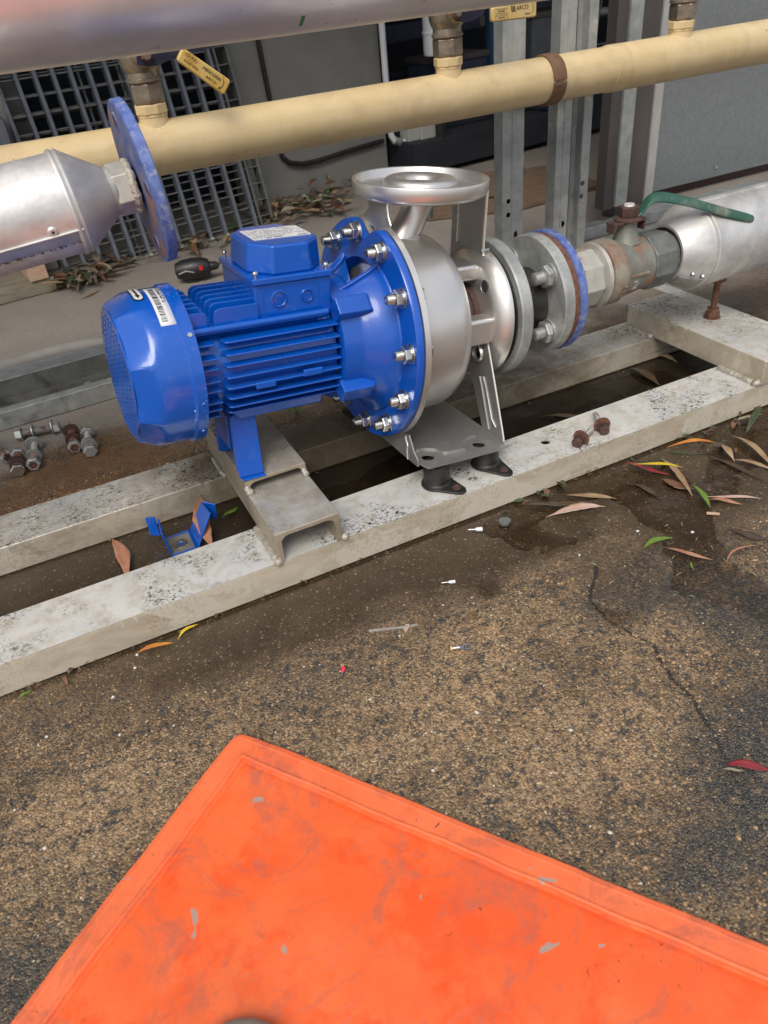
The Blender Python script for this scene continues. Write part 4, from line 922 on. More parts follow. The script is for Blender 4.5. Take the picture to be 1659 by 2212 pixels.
MB().lathe([(.002, .0125), (.003, .0138), (.012, .0138), (.013, .0125)], 6, 'z', ph=.3).build('lower_nut', m_rust, rod, ang=20)
MB().lathe([(.013, .0122), (.014, .0128), (.019, .0128), (.0195, .0118)], 6, 'z', ph=.7).build('lock_nut', m_rust, rod, ang=20)
MB().lathe([(.074, .0145), (.076, .0155), (.084, .0155), (.0845, .0145)], 6, 'z', ph=.1).build('upper_nut', m_rust, rod, ang=20)

# ------------------------------------------------------------------ left clad pipe with blue flange
a4 = math.radians(-4)
lp = thing('clad_pipe', 'dented silver clad pipe stub with cone end at the left edge above the motor', 'clad pipe', (.1575, 1.06, .5395), (0, a4, 0))
MB().lathe([(-1.2, .0585), (-.0925, .0585), (-.092, .0608), (-.0885, .062), (-.0855, .0605), (-.0845, .0595), (-.082, .0615), (-.079, .0595), (-.077, .0575), (-.038, .031), (-.036, .029)], 96, 'x', caps=False).build('cladding', m_clad, lp, ang=30)
fo = patch(-1.2, -.084, -37, -20, .0592, 8); fo.build('folded_seam', m_clad, lp, solid=.0012, ang=60)
MB().tube([(x, -.0592*math.cos(math.radians(-20))-.001, .0592*math.sin(math.radians(-20))) for x in np.linspace(-1.1, -.085, 12)], .0016, 8).build('seam_lip', m_clad, lp)
dirt = MB()
for k in range(34):
    x = -.21+.125*random.random(); t = math.radians(-37+random.uniform(-.8, .8)); dirt.cyl((x, -.0595*math.cos(t), .0595*math.sin(t)), (x+random.uniform(.0005, .002), -.0612*math.cos(t), .0612*math.sin(t)), .0008, .0004, 5)
dirt.build('seam_dirt', m_rubber, lp)
t = math.radians(-14); u = Vector((0, -math.cos(t), math.sin(t))); p = Vector((-.1195, 0, 0))+u*.0585
MB().cyl(p, p+u*.0026, .0062, .0044, 20).build('rivet', m_clad, lp); MB().cyl(p+u*.0024, p+u*.003, .0018, seg=10).build('rivet_hole', m_black, lp)
MB().lathe([(-.040, .0285), (-.030, .0285), (-.027, .026)], 40, 'x').build('pipe_end', m_channel, lp)
MB().lathe([(-.034, .0275), (-.031, .0315), (-.012, .0315), (-.0105, .0275)], 6, 'x', ph=.35).build('hex_socket', m_valvegrey, lp, ang=20, bevel=.0015)
wl = MB(); n_=60
wl.tube([(-.0085+random.uniform(-.0008, .0008), .0275*math.cos(2*PI*k/n_), .0275*math.sin(2*PI*k/n_)) for k in range(n_+1)], [.0052+random.uniform(-.0009, .0011) for k in range(n_+1)], 10)
wl.build('weld_ring', m_weld, lp)
bf = MB()
bf.lathe([(0, .022), (0, .0955), (.0015, .097), (.012, .097), (.0135, .0955), (.0135, .022)], 96, 'x', caps=False); bfo = bf.build('blue_flange', m_oldblue, lp, ang=40)
MB().lathe([(-.0004, .03), (-.0006, .091), (.0005, .0935)], 72, 'x', caps=False).build('flange_face', m_oldblueface, lp)
for a in (5, 95, 185, 275):
    tt = math.radians(a); MB().lathe([(-.0012, .0), (-.0012, .0088)], 24, 'x', (0, -.0725*math.cos(tt), .0725*math.sin(tt)), caps=False).build('bolt_hole', m_rustdark, lp)
    MB().lathe([(-.0016, .0088), (-.0016, .0105), (-.0006, .011)], 24, 'x', (0, -.0725*math.cos(tt), .0725*math.sin(tt)), caps=False).build('hole_rim', m_oldblue, lp)

# ------------------------------------------------------------------ top clad pipe
tp = thing('clad_pipe', 'large dull silver clad pipe crossing the top edge of the view', 'clad pipe', (0, 1.2, .7685))
MB().lathe([(-1.6, .1012), (3.2, .1012)], 160, 'x', caps=False).build('cladding', m_cladtop, tp, ang=30)
gm_ = patch(.435, .440, -62, -50, .1016, 4); gm_.build('green_mark', pbr('green_mark', (.03, .22, .07), rough=(.4, .5)), tp)

# ------------------------------------------------------------------ cream pipe, tees, clamp
cp = thing('cream_pvc_pipe', 'long cream coloured pvc pipe running across behind the pump', 'pipe', (0, 1.6, .4945))
Rc = .0468
MB().lathe([(-1.5, Rc), (1.345, Rc), (1.347, Rc+.0022), (1.356, Rc+.0024), (1.385, Rc+.0022), (1.387, Rc+.0004), (1.389, Rc+.0004), (1.392, Rc+.0019), (1.55, Rc+.0019), (3.6, Rc+.0019)], 120, 'x', caps=False).build('pipe_body', m_cream, cp, ang=30)
for x in (.296, .926, 1.562):
    MB().lathe([(.035, .0285), (.052, .0265), (.055, .0265)], 36, 'z', (x, 0, 0)).build('socket', m_cream, cp)
    MB().lathe([(.055, .0275), (.0565, .0275), (.058, .0262)], 36, 'z', (x, 0, 0)).build('socket_rim', m_cream, cp)
    MB().lathe([(.058, .0285), (.060, .0305), (.074, .0305), (.0755, .0285)], 8, 'z', (x, 0, 0), ph=.2).build('hex_bush', m_cream, cp, ang=20, bevel=.0015)
clp = thing('pipe_clamp', 'brown plastic clamp band around the cream pipe by the posts', 'clamp', (1.181, 1.6, .4945))
def cl_r(t, r, a): return r
MB().lathe([(-.017, .0475), (-.017, .0508), (-.015, .052), (.015, .052), (.017, .0508), (.017, .0475)], 96, 'x', caps=False, skip=lambda t, a: 178 < math.degrees(t) % 360 < 182).build('band', m_brown, clp)
for s in (-1, 1): MB().box(-.013+.004*s, .005+.004*s, -.0535, -.0505, s*.004-.0035, s*.004+.0035).build('latch', m_brown, clp, bevel=.0008)
MB().box(-.0145, .0145, .0485, .075, -.012, .012).build('clamp_foot', m_brown, clp)
# brass valves
def brass_valve(x, label, lever_kind):
    t = thing('brass_valve', label, 'valve', (x, 1.6, .5702), group='brass valves on top of the cream pipe')
    MB().lathe([(-.002, .0245), (.003, .0245), (.0035, .021)], 32, 'z').build('neck', m_brass, t)
    MB().lathe([(.001, .029), (.004, .0315), (.031, .0315), (.034, .029)], 6, 'z', ph=.42).build('hex_end', m_brass, t, ang=20, bevel=.0012)
    MB().lathe([(.033, .0285), (.036, .0325), (.040, .0325), (.042, .030), (.050, .029), (.056, .033), (.066, .0365), (.078, .038), (.090, .0365), (.10, .032), (.11, .030), (.114, .0325), (.118, .0325), (.12, .029)], 48, 'z').build('body', m_brass, t, ang=40)
    MB().lathe([(.12, .029), (.122, .0315), (.15, .0315), (.153, .029)], 6, 'z', ph=.42).build('upper_hex', m_brass, t, ang=20, bevel=.0012)
    MB().lathe([(-.062, .0125), (-.050, .0135), (-.044, .019), (-.034, .021), (-.02, .02)], 28, 'y', (0, 0, .078)).build('stem_boss', m_brass, t)
    return t
v1 = brass_valve(.296, 'dull brass valve with yellow miño tag above the left part of the cream pipe', 0)
v2 = brass_valve(.926, 'dull brass valve with level yellow tag above the middle of the cream pipe', 1)
v3 = brass_valve(1.562, 'dull brass valve above the cream pipe at the top right by the sheet panel', 2)
def lever_for(v, nutx=0, L=.155, mat=m_navy, dz=.0):
    MB().lathe([(-.077, .0085), (-.0755, .0105), (-.068, .0105), (-.067, .009)], 6, 'y', (nutx, 0, .078)).build('lever_nut', m_rust, v, ang=20)
    MB().lathe([(-.0795, .006), (-.0765, .0065)], 16, 'y', (nutx, 0, .078)).build('stem_end', m_brass, v)
    pl = rounded([(-.018, -.014), (.012, -.018), (.04, -.012), (L, .004), (L, .020), (.05, .012), (-.012, .016)], .004)
    m = curve_mesh([pl], .004); xform(m, basis((0, -.064, .078+dz), (1, 0, 0), (0, 0, 1), (0, -1, 0))); link('lever', mat, v, bevel=.0008) if False else link('lever', m, mat, v, bevel=.0008)
lever_for(v1, L=.165); lever_for(v2, nutx=-.018, L=.06)
# yellow sleeves with print
def sleeve(parent, p0, p1, w_, y, mat):
    """rounded bar from p0 to p1 (x,z in parent space) at depth y"""
    p0 = Vector(p0); p1 = Vector(p1); d = (p1-p0); L = d.length; d.normalize(); n_ = Vector((-d.y, d.x))
    poly = rounded([tuple(p0-n_*w_*.42), tuple(p1-n_*w_*.5), tuple(p1+n_*w_*.5), tuple(p0+n_*w_*.42)], .006)
    m = curve_mesh([poly], .011, .0025); xform(m, basis((0, y, 0), (1, 0, 0), (0, 0, 1), (0, -1, 0)))
    o = link('lever_sleeve', m, mat, parent, ang=50)
    M_ = basis((p0.x, y-.0058, p0.y), (d.x, 0, d.y), (n_.x, 0, n_.y), (0, -1, 0)); return o, M_, L
s1, Mt, L1 = sleeve(v1, (.055, .074), (.128, .012), .028, -.074, m_yellow)
def put(M_, s_, x, y, sz, par, mat=m_ink, sx=1.0):
    m = text_mesh(s_, sz, .0003); xform(m, M_ @ Matrix.Translation((x, y, .0001)) @ Matrix.Scale(sx, 4, (1, 0, 0))); link('print', m, mat, par, ang=0)
def ring2(M_, cx, cy, rx, ry, par, w_=.0006, a0=0, a1=360, mat=m_inkbrown):
    b = MB(); n_ = 40; vs = []
    for k in range(n_+1):
        t = math.radians(a0+(a1-a0)*k/n_)
        for e in (0, w_): vs.append(M_ @ Vector((cx+(rx-e)*math.cos(t), cy+(ry-e)*math.sin(t), .0003)))
    b.add(vs, [(2*k, 2*k+1, 2*k+3, 2*k+2) for k in range(n_)]); b.build('print', mat, par, ang=0)
ring2(Mt, .020, .006, .012, .0052, s1); put(Mt, 'DURA', .020, .006, .0066, s1, m_inkbrown)
put(Mt, 'AGA 5087  2100 kPa', .024, -.0045, .0034, s1, m_inkbrown)
bx = MB(); bx.M = Mt; bx.box(.010, .036, -.0020, -.0016, 0, .0003); bx.build('print', m_inkbrown, s1)
put(Mt, 'MIÑO2000', .061, .004, .0078, s1); put(Mt, 'ARCO', .064, -.0052, .0064, s1, sx=1.2)
ring2(Mt, .078, .0, .0085, .0095, s1, .0011, -60, 60, m_ink); put(Mt, 'O', .081, .0108, .003, s1); put(Mt, 'C', .081, -.0112, .003, s1)
bx = MB(); bx.M = Mt; bx.add([(.0815, -.0098, .0003), (.0855, -.0075, .0003), (.080, -.0062, .0003)], [(0, 1, 2)]); bx.build('print', m_ink, s1)
s2, Mt2, L2 = sleeve(v2, (.058, .067), (.165, .068), .030, -.074, m_yellow2)
for (s_, x, y, sz) in (('AGA 5087', .022, .004, .0036), ('2100 KPa', .022, -.007, .0042), ('ARCO', .072, .005, .0105), ('Closes', .084, -.0065, .0048)): put(Mt2, s_, x, y, sz, s2)
bx = MB(); bx.M = Mt2
for (a, b_, c_, d_) in ((.008, .036, -.0115, -.0111), (.008, .036, -.0030, -.0026), (.008, .0084, -.0115, -.0026), (.0356, .036, -.0115, -.0026), (.008, .036, .0005, .0009), (.008, .036, .0075, .0079)): bx.box(a, b_, c_, d_, 0, .0003)
for k in range(3): bx.add([(.046+k*.0035, .0, .0003), (.0485+k*.0035, .0, .0003), (.0455+k*.0035+.001, .010, .0003), (.0435+k*.0035+.001, .010, .0003)], [(0, 1, 2, 3)])
bx.build('print', m_ink, s2); ring2(Mt2, .091, .001, .0075, .0105, s2, .0009, -55, 60, m_ink)

# ------------------------------------------------------------------ posts
def strut(name, label, x0, x1, y0, h, holes, slots, mat, lipw=.012, depth=.035, group=None, side=None):
    t = thing(name, label, 'post', ((x0+x1)/2, y0, 0), group=group); hw = (x1-x0)/2
    polys = [[(-hw, .0), (hw, .0), (hw, h), (-hw, h)]]
    for (hx, hz, r, ry) in holes: polys.append(circ(hx-(x0+x1)/2, hz, r, 18, True, ry))
    m = curve_mesh(polys, .002); xform(m, basis((0, 0, 0), (1, 0, 0), (0, 0, 1), (0, -1, 0))); link('front_face', m, mat, t)
    MB().box(-hw, -hw+.002, .001, depth, 0, h).build('side_web', mat, t); MB().box(hw-.002, hw, .001, depth, 0, h).build('side_web', mat, t)
    MB().box(-hw+.003, hw-.003, depth-.002, depth, 0, h).build('dark_backing', m_navybeam, t)  # dark plate added so the post holes look shaded inside
    MB().box(-hw*.12, hw*.12, -.0022, -.0012, 0, h).build('stiffening_groove', mat, t, bevel=.0006)
    return t
strut('galvanised_post', 'narrow galvanised steel post with two bolt holes left of the middle channel post', 1.101, 1.162, 1.66, 1.1, [(1.119, .234, .0062, None), (1.119, .201, .0062, None), (1.141, .146, .006, .012)], [], m_galvpost, group='galvanised posts behind the pump')
t = strut('galvanised_post', 'flat part and deep channel of the middle galvanised post right of the clamp', 1.258, 1.304, 1.66, 1.1, [(1.286, .145, .0088, None)], [], m_galvpost, group='galvanised posts behind the pump')
MB().box(.022, .055, .022, .024, 0, 1.1).build('channel_recess', m_galvpost, t); MB().box(.021, .023, -.001, .024, 0, 1.1).build('channel_wall', m_galvpost, t)
m = curve_mesh([[(.056, 0), (.082, 0), (.082, 1.1), (.056, 1.1)], circ(.0655, .236, .0065, 18, True), circ(.0645, .205, .0065, 18, True)], .002); xform(m, basis((0, 0, 0), (1, 0, 0), (0, 0, 1), (0, -1, 0))); link('outer_face', m, m_galvpost, t)
MB().box(.057, .081, .02, .022, 0, 1.1).build('dark_backing', m_navybeam, t)
MB().box(.055, .057, -.001, .03, 0, 1.1).build('channel_wall', m_galvpost, t)
for nm, xs in (('a', 1.119),):
    pass
t = thing('galvanised_post', 'rear galvanised post standing in shade left of the wide brown column', 'post', (1.66, 1.9, 0), group='galvanised posts behind the pump')
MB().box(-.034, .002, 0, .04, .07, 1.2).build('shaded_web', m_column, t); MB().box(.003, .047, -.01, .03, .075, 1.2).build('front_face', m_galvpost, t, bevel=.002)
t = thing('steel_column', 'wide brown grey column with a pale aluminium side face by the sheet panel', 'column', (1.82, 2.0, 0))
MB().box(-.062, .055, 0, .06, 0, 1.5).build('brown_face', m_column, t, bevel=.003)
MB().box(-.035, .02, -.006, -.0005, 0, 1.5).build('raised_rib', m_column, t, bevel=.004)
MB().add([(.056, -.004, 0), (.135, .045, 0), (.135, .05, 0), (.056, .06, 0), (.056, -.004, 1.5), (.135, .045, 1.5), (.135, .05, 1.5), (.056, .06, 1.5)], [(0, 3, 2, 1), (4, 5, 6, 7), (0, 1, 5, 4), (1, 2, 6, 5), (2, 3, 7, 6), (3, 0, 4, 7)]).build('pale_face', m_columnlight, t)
t = thing('sheet_metal_panel', 'large mottled galvanised sheet panel behind the right clad pipe', 'metal panel', (2.9, 2.07, 0))
MB().box(-.93, .9, 0, .02, .031, 1.6).build('sheet', m_panel, t, bevel=.002)
MB().box(-.93, .9, .03, .06, .0, .031).build('plinth_gap', m_rustdark, t)
MB().lathe([(-.003, .0065), (-.0045, .004)], 16, 'y', (2.258-2.9, 0, .062)).build('screw', m_channel, t)
t = thing('ground_channel', 'galvanised base channel lying on the ground under the posts', 'channel', (1.7, 1.93, 0))
MB().box(-.75, .6, -.05, .0, .0, .035).build('channel_body', m_galvpost, t, bevel=.002)
t = thing('ground_channel', 'short galvanised base channel below the two front posts', 'channel', (1.25, 1.68, 0))
MB().box(-.25, .22, -.005, .05, .0, .03).build('channel_body', m_galvpost, t, bevel=.002)

# ------------------------------------------------------------------ wall and recess (rotated slightly like the building)
ew = Vector((.9912, .1326, 0)); nw = Vector((-.1326, .9912, 0)); W0 = Vector((1.0745, 3.0955, 0))
Mw = basis(W0, ew, nw, (0, 0, 1))
def wobj(name, b, mat, parent=None, **k): b.M = None; return b.build(name, mat, parent, **k)
def wthing(name, label, cat, group=None):
    o = bpy.data.objects.new(name, None); C.objects.link(o); o.matrix_world = Mw; return props(o, label, cat, group)
wl = wthing('concrete_wall', 'plain grey concrete wall panel behind the cream pipe', 'wall')
MB().box(-.20, .445, 0, .15, -.02, 1.9).build('wall_panel', m_wall, wl, bevel=.004)
MB().box(-2.8, -.92, -.02, .15, -.02, 1.9).build('wall_panel', m_wall, wl, bevel=.004)
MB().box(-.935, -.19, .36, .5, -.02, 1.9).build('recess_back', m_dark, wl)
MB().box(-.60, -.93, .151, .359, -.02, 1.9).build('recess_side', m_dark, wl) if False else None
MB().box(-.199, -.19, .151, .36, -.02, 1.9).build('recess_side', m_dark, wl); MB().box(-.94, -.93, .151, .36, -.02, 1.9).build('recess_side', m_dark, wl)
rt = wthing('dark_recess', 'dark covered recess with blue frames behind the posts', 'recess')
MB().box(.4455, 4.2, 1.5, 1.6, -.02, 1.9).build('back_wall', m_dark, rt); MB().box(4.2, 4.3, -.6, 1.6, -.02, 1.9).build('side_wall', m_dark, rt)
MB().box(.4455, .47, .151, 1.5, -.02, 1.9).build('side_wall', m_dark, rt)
rf = wthing('shading_roof', 'unseen roof slab added over the recess and the wall to shade everything below', 'roof')
MB().box(-3.2, 4.6, -1.25, 1.8, 1.9, 2.05).build('shading_slab', m_wall, rf)  # slab out of view, added and brought forward to darken the background
st_ = wthing('wall_cable', 'dark vertical cable running down the grey wall', 'cable')
MB().tube([(-.080, -.012, 1.9), (-.080, -.012, .6), (-.068, -.012, .37), (-.062, -.012, .24), (-.055, -.014, .17), (-.028, -.016, .143), (.03, -.016, .128), (.10, -.016, .127), (.25, -.014, .138), (.42, -.012, .146)], .009, 12).build('cable', m_rubber, st_)
cd = wthing('conduit', 'white electrical conduit coming down the wall into a junction box', 'conduit')
MB().tube([(.432, -.05, 1.9), (.432, -.05, .3), (.432, -.05, .20), (.438, -.05, .165), (.452, -.05, .142), (.478, -.05, .132), (.51, -.05, .130)], .0125, 16).build('pipe', m_pvcwhite, cd)
MB().cyl((.45, -.05, .146), (.485, -.05, .131), .0155, seg=18).build('elbow_collar', m_channel, cd)
jb = wthing('junction_box', 'pale grey electrical junction box with round knockouts below the cream pipe', 'junction box')
MB().box(.555, .650, -.10, -.02, .048, .205).build('box_body', m_boxgrey, jb, bevel=.005, seg=3)
MB().box(.50, .556, -.085, -.02, .075, .205).build('box_side', m_boxgrey, jb, bevel=.005, seg=3)
for z in (.088, .14): MB().lathe([(-.1012, .0185), (-.1003, .0195)], 28, 'y', (.612, 0, z)).build('knockout', m_boxgrey, jb, ang=20)
for z in (.088, .14): MB().lathe([(-.1016, .0172), (-.1003, .0172)], 28, 'y', (.612, 0, z)).build('knockout_disc', m_boxgrey, jb, ang=20)
MB().lathe([(-.11, .026), (-.10, .028), (-.085, .028)], 28, 'y', (.528, 0, .098)).build('cable_gland', m_boxgrey, jb); MB().lathe([(-.1105, .0), (-.1105, .019)], 24, 'y', (.528, 0, .098), caps=False).build('gland_opening', m_black, jb)
pv = wthing('pvc_drain_fitting', 'white pvc drain fitting hanging down under the top pipe beside the middle valve', 'pipe fitting')
MB().lathe([(1.9, .054), (.515, .054), (.513, .057), (.505, .057), (.503, .0545), (.44, .0545), (.432, .052), (.430, .046)], 48, 'z', (.64, -.12, 0)).build('fitting_body', m_pvcwhite, pv, ang=40)
MB().cyl((.64, -.12, .43), (.64, -.12, -.0), .022, seg=20).build('lower_pipe', m_rubber, pv)
m = text_mesh('DWV', .026, .0006); xform(m, basis((.622, -.1752, .452), (1, 0, -.05), (.05, 0, 1), (0, -1, 0))); link('moulded_text', m, m_inkgrey, pv, ang=0)
b = MB(); b.add([(.60, -.1762, .474), (.624, -.1762, .474), (.612, -.1762, .494), (.605, -.1762, .477), (.619, -.1762, .477), (.612, -.1762, .488)], [(0, 1, 4, 3), (1, 2, 5, 4), (2, 0, 3, 5)]); b.build('recycling_triangle', m_inkgrey, pv, ang=0)
# objects in the recess
ch_ = wthing('dark_void', 'added black chassis filling the bottom of the dark recess', 'void')  # black boxes added to paint the dark void under the beams
MB().box(.475, 3.6, -.16, .6, .02, .135).build('void_body', m_dark, ch_, bevel=.004)
MB().box(.475, 3.6, .0, .6, .136, .30).build('upper_void_body', m_dark, ch_, bevel=.004)
bp_ = wthing('blue_pipe', 'dull blue vertical pipe in the shade left of the first post', 'pipe'); MB().cyl((1.13, .1, -.0), (1.13, .1, 1.9), .045, seg=28).build('pipe', m_bluepipe, bp_)
for i, (x0, z0, x1, z1, y, w_, lab) in enumerate([(.50, .13, 1.9, -.05+.07, .25, .045, 'navy steel beam sloping down just under the junction box'), (.48, .30, 2.0, .20, .5, .05, 'upper navy steel beam in the shaded recess'), (.6, .44, 2.4, .46, .9, .04, 'far navy beam high in the dark recess')]):
    t = wthing('steel_beam', lab, 'beam', group='navy steel beams in the recess')
    MB().add([(x0, y, z0-w_), (x1, y, z1-w_), (x1, y+.05, z1-w_), (x0, y+.05, z0-w_), (x0, y, z0+w_), (x1, y, z1+w_), (x1, y+.05, z1+w_), (x0, y+.05, z0+w_)], [(0, 3, 2, 1), (4, 5, 6, 7), (0, 1, 5, 4), (1, 2, 6, 5), (2, 3, 7, 6), (3, 0, 4, 7)]).build('beam', m_navybeam, t, bevel=.003)
t = wthing('pvc_pipe', 'white pvc pipe lying across in the recess between the two front posts', 'pipe'); MB().cyl((1.0, .35, .27), (2.1, .35, .27), .035, seg=24).build('pipe', m_pvcwhite, t)
def card(name, lab, pts, th):
    o = thing(name, lab, 'cardboard', pts[0]); p0 = Vector(pts[0]); vs = [Vector(p)-p0 for p in pts]; n_ = len(vs)
    MB().add([tuple(v) for v in vs]+[tuple(v+Vector((0, 0, th))) for v in vs], [tuple(range(n_))[::-1], tuple(range(n_, 2*n_))]+[(i, (i+1) % n_, (i+1) % n_+n_, i+n_) for i in range(n_)]).build('board', m_card, o)
card('cardboard_sheet', 'flat brown cardboard sheet on the ground behind the first post', [(1.30, 2.42, .002), (1.60, 2.30, .002), (2.0, 2.34, .002), (2.05, 2.75, .002), (1.35, 2.8, .002)], .012)
card('cardboard_sheet', 'second cardboard sheet lying askew on the flat one behind the posts', [(1.38, 2.52, .018), (1.62, 2.46, .02), (1.9, 2.7, .03), (1.5, 2.85, .03)], .006)
card('cardboard_strip', 'torn pale cardboard strip on the beam under the junction box', [(1.94, 3.28, .11), (2.42, 3.26, .04), (2.42, 3.30, .05), (1.96, 3.36, .13)], .004)
t = thing('duct_piece', 'bent galvanised rail lying on the ground at the right of the middle post', 'rail', (1.5, 1.78, 0)); MB().box(-.12, .35, 0, .03, 0, .022).build('rail_body', m_galvpost, t, bevel=.002)

for i, (x0, x1, z0, z1, y, lab) in enumerate([(.70, .98, .302, .40, -.02, 'dark plastic crate on the added black chassis under the middle valve'), (1.25, 1.52, .137, .26, -.13, 'dark low box seen between the two front posts'), (1.3, 1.7, .302, .5, .05, 'grey storage box high between the two front posts')]):
    t = wthing('storage_box', lab, 'box', group='dark boxes stacked in the recess')
    MB().box(x0, x1, y, y+.2, z0, z1).build('box_body', m_navybeam if i != 2 else m_grate, t, bevel=.006); MB().box(x0-.006, x1+.006, y-.006, y+.206, z1-.015, z1+.008).build('lid', m_column, t, bevel=.003)
t = wthing('hanging_cable', 'thin dark cable looping down behind the clamp', 'cable'); MB().tube([(1.36, -.3, 1.2), (1.37, -.3, .6), (1.33, -.3, .42), (1.31, -.3, .3), (1.35, -.3, .22), (1.5, -.3, .2)], .004, 8).build('cable', m_chdark, t)
t = wthing('cross_pipe', 'grey pipe crossing high in the recess behind the yellow tag', 'pipe'); MB().cyl((1.1, .15, .50), (2.2, .2, .44), .02, seg=18).build('pipe', m_channel, t)
# ------------------------------------------------------------------ gratings leaning on the wall
A_ = math.radians(15); e_ = Vector((.9912, .1326, 0)); up_ = Vector((-e_.y*math.sin(A_), e_.x*math.sin(A_), math.cos(A_))); nn_ = e_.cross(up_)
G0 = Vector((-.109, 2.666, 0))
def gthing(off, label):
    o = bpy.data.objects.new('floor_grating', None); C.objects.link(o); o.matrix_world = basis(G0-nn_*0+(-nn_ if nn_.y < 0 else nn_)*off, e_, (-nn_ if nn_.y < 0 else nn_), up_)
    return props(o, label, 'grating', 'plastic floor gratings leaning on the wall')
g1 = gthing(0, 'front grey grating with close upright bars leaning against the wall at the left')
bar0 = None
for i, x in enumerate([.225, .283, .339, .394, .447, .503, .559, .615, .672, .731, .791, .849, .912]):
    if bar0 is None:
        bar0 = MB().box(-.006, .006, 0, .034, .005, .95).build('upright_bar', m_grate, g1, bevel=.0012); bar0.location = (x, 0, 0)
    else: share(bar0, g1, (x, 0, 0))
r0 = None
for k in range(18):
    z = .027+.0502*k
    if r0 is None: r0 = MB().box(.22, .915, .014, .026, -.002, .002).build('cross_bar', m_grate2, g1); r0.location = (0, 0, z)
    else: share(r0, g1, (0, 0, z))
MB().box(.20, .93, -.002, .032, .0, .010).build('bottom_edge', m_grate2, g1, bevel=.001)
for x in (.283, .339, .394, .447, .503, .559, .615, .672, .731, .791, .849): MB().box(x-.006, x+.006, -.004, .0, .004, .012).build('foot_clip', m_weld, g1)
g2 = gthing(.045, 'rear grey grating with square ladder openings sticking out behind the front one')
b0 = None
for x in (.223, .351, .479, .607, .735, .863):
    if b0 is None: b0 = MB().box(-.004, .004, 0, .012, .0, .95).build('upright_bar', m_grate2, g2, bevel=.001); b0.location = (x, 0, 0)
    else: share(b0, g2, (x, 0, 0))
for x in (.944, .992): MB().box(x-.0045, x+.0045, -.014, .03, 0, .95).build('edge_bar', m_grate2, g2, bevel=.0012)
r0 = None
for k in range(17):
    z = .04+.0552*k
    if r0 is None: r0 = MB().box(.22, .992, -.010, .018, -.0022, .0022).build('cross_bar', m_grate2, g2, bevel=.001); r0.location = (0, 0, z)
    else: share(r0, g2, (0, 0, z))
MB().box(.21, .93, .0, .03, .476, .492).build('middle_beam', m_grate2, g2, bevel=.002)
for x in (.351, .479, .607, .735):
    for k in range(17):
        if k*.0552+.04 > .3: MB().lathe([(-.001, .0095), (.013, .0095)], 4, 'y', (x, 0, .04+.0552*k), ph=PI/4*0).build('cross_node', m_grate2, g2)
t = thing('concrete_block', 'grey concrete pillar at the left edge beside the leaning gratings', 'pillar', (-.14, 2.75, 0))
MB().box(-.25, .235, .08, .3, 0, 1.3).build('pillar', m_wall, t, bevel=.005)
t = thing('blue_grey_box', 'blue grey box corner at the left edge above the cream pipe', 'box', (-.2, 2.70, 0))
MB().box(-.3, .275, .0, .12, .30, .472).build('box_body', m_grate, t, bevel=.004)
# timber
t = thing('timber_block', 'raw wood block standing on a board below the left clad pipe', 'wood block', (.018, 2.60, .045), (0, 0, .13))
MB().box(-.028, .028, -.02, .2, 0, .10).build('block', m_wood, t, bevel=.002)
t = thing('timber_board', 'weathered wooden board on the ground at the left edge', 'board', (-.05, 2.64, 0), (0, 0, .13))
MB().box(-.5, .105, -.06, .22, 0, .043).build('board', m_woodold, t, bevel=.003)

# ------------------------------------------------------------------ strut channel and hose on the ground, left
t = thing('strut_channel', 'long weathered steel strut channel lying open side up behind the skid', 'channel', (0, 1.80, 0), (0, 0, .035))
MB().box(-1.3, .75, -.118, -.092, .034, .038).build('lip', m_galvpost, t, bevel=.0012); MB().box(-1.3, .75, -.1215, -.1185, .0, .038).build('side_web', m_channel, t, bevel=.001)
MB().box(-1.3, .75, .040, .098, .044, .048).build('lip', m_galvpost, t, bevel=.001); MB().box(-1.3, .75, .0985, .1015, 0, .048).build('side_web', m_channel, t, bevel=.001); MB().box(-1.3, .75, -.118, .098, 0, .004).build('base_web', m_chdark, t)
MB().box(-1.3, .75, .036, .0395, .004, .044).build('inner_web', m_chdark, t)
MB().lathe([(.004, .0125), (.006, .0125), (.006, .0085), (.015, .0085), (.0155, .007)], 6, 'z', (.035, -.03, 0)).build('bolt', m_channel, t, ang=20)
t = thing('grey_hose', 'thick grey hose curving on the ground behind the strut channel', 'hose', (0, 0, 0))
MB().tube([(-.9, 1.84, .018), (-.4, 1.93, .018), (-.143, 1.985, .018), (-.069, 2.0, .018), (.0069, 2.008, .018), (.08, 1.995, .018), (.12, 1.975, .018), (.22, 1.93, .018), (.5, 1.86, .018)], .019, 16).build('hose', m_hose, t, ang=80)
t = thing('black_rubber_strip', 'small flat black strip lying behind the grey hose', 'strip', (.033, 2.055, 0)); MB().prism([(-.035, -.012), (.02, -.006), (.03, .006), (-.02, .008)], 0, .004).build('strip', m_black, t)
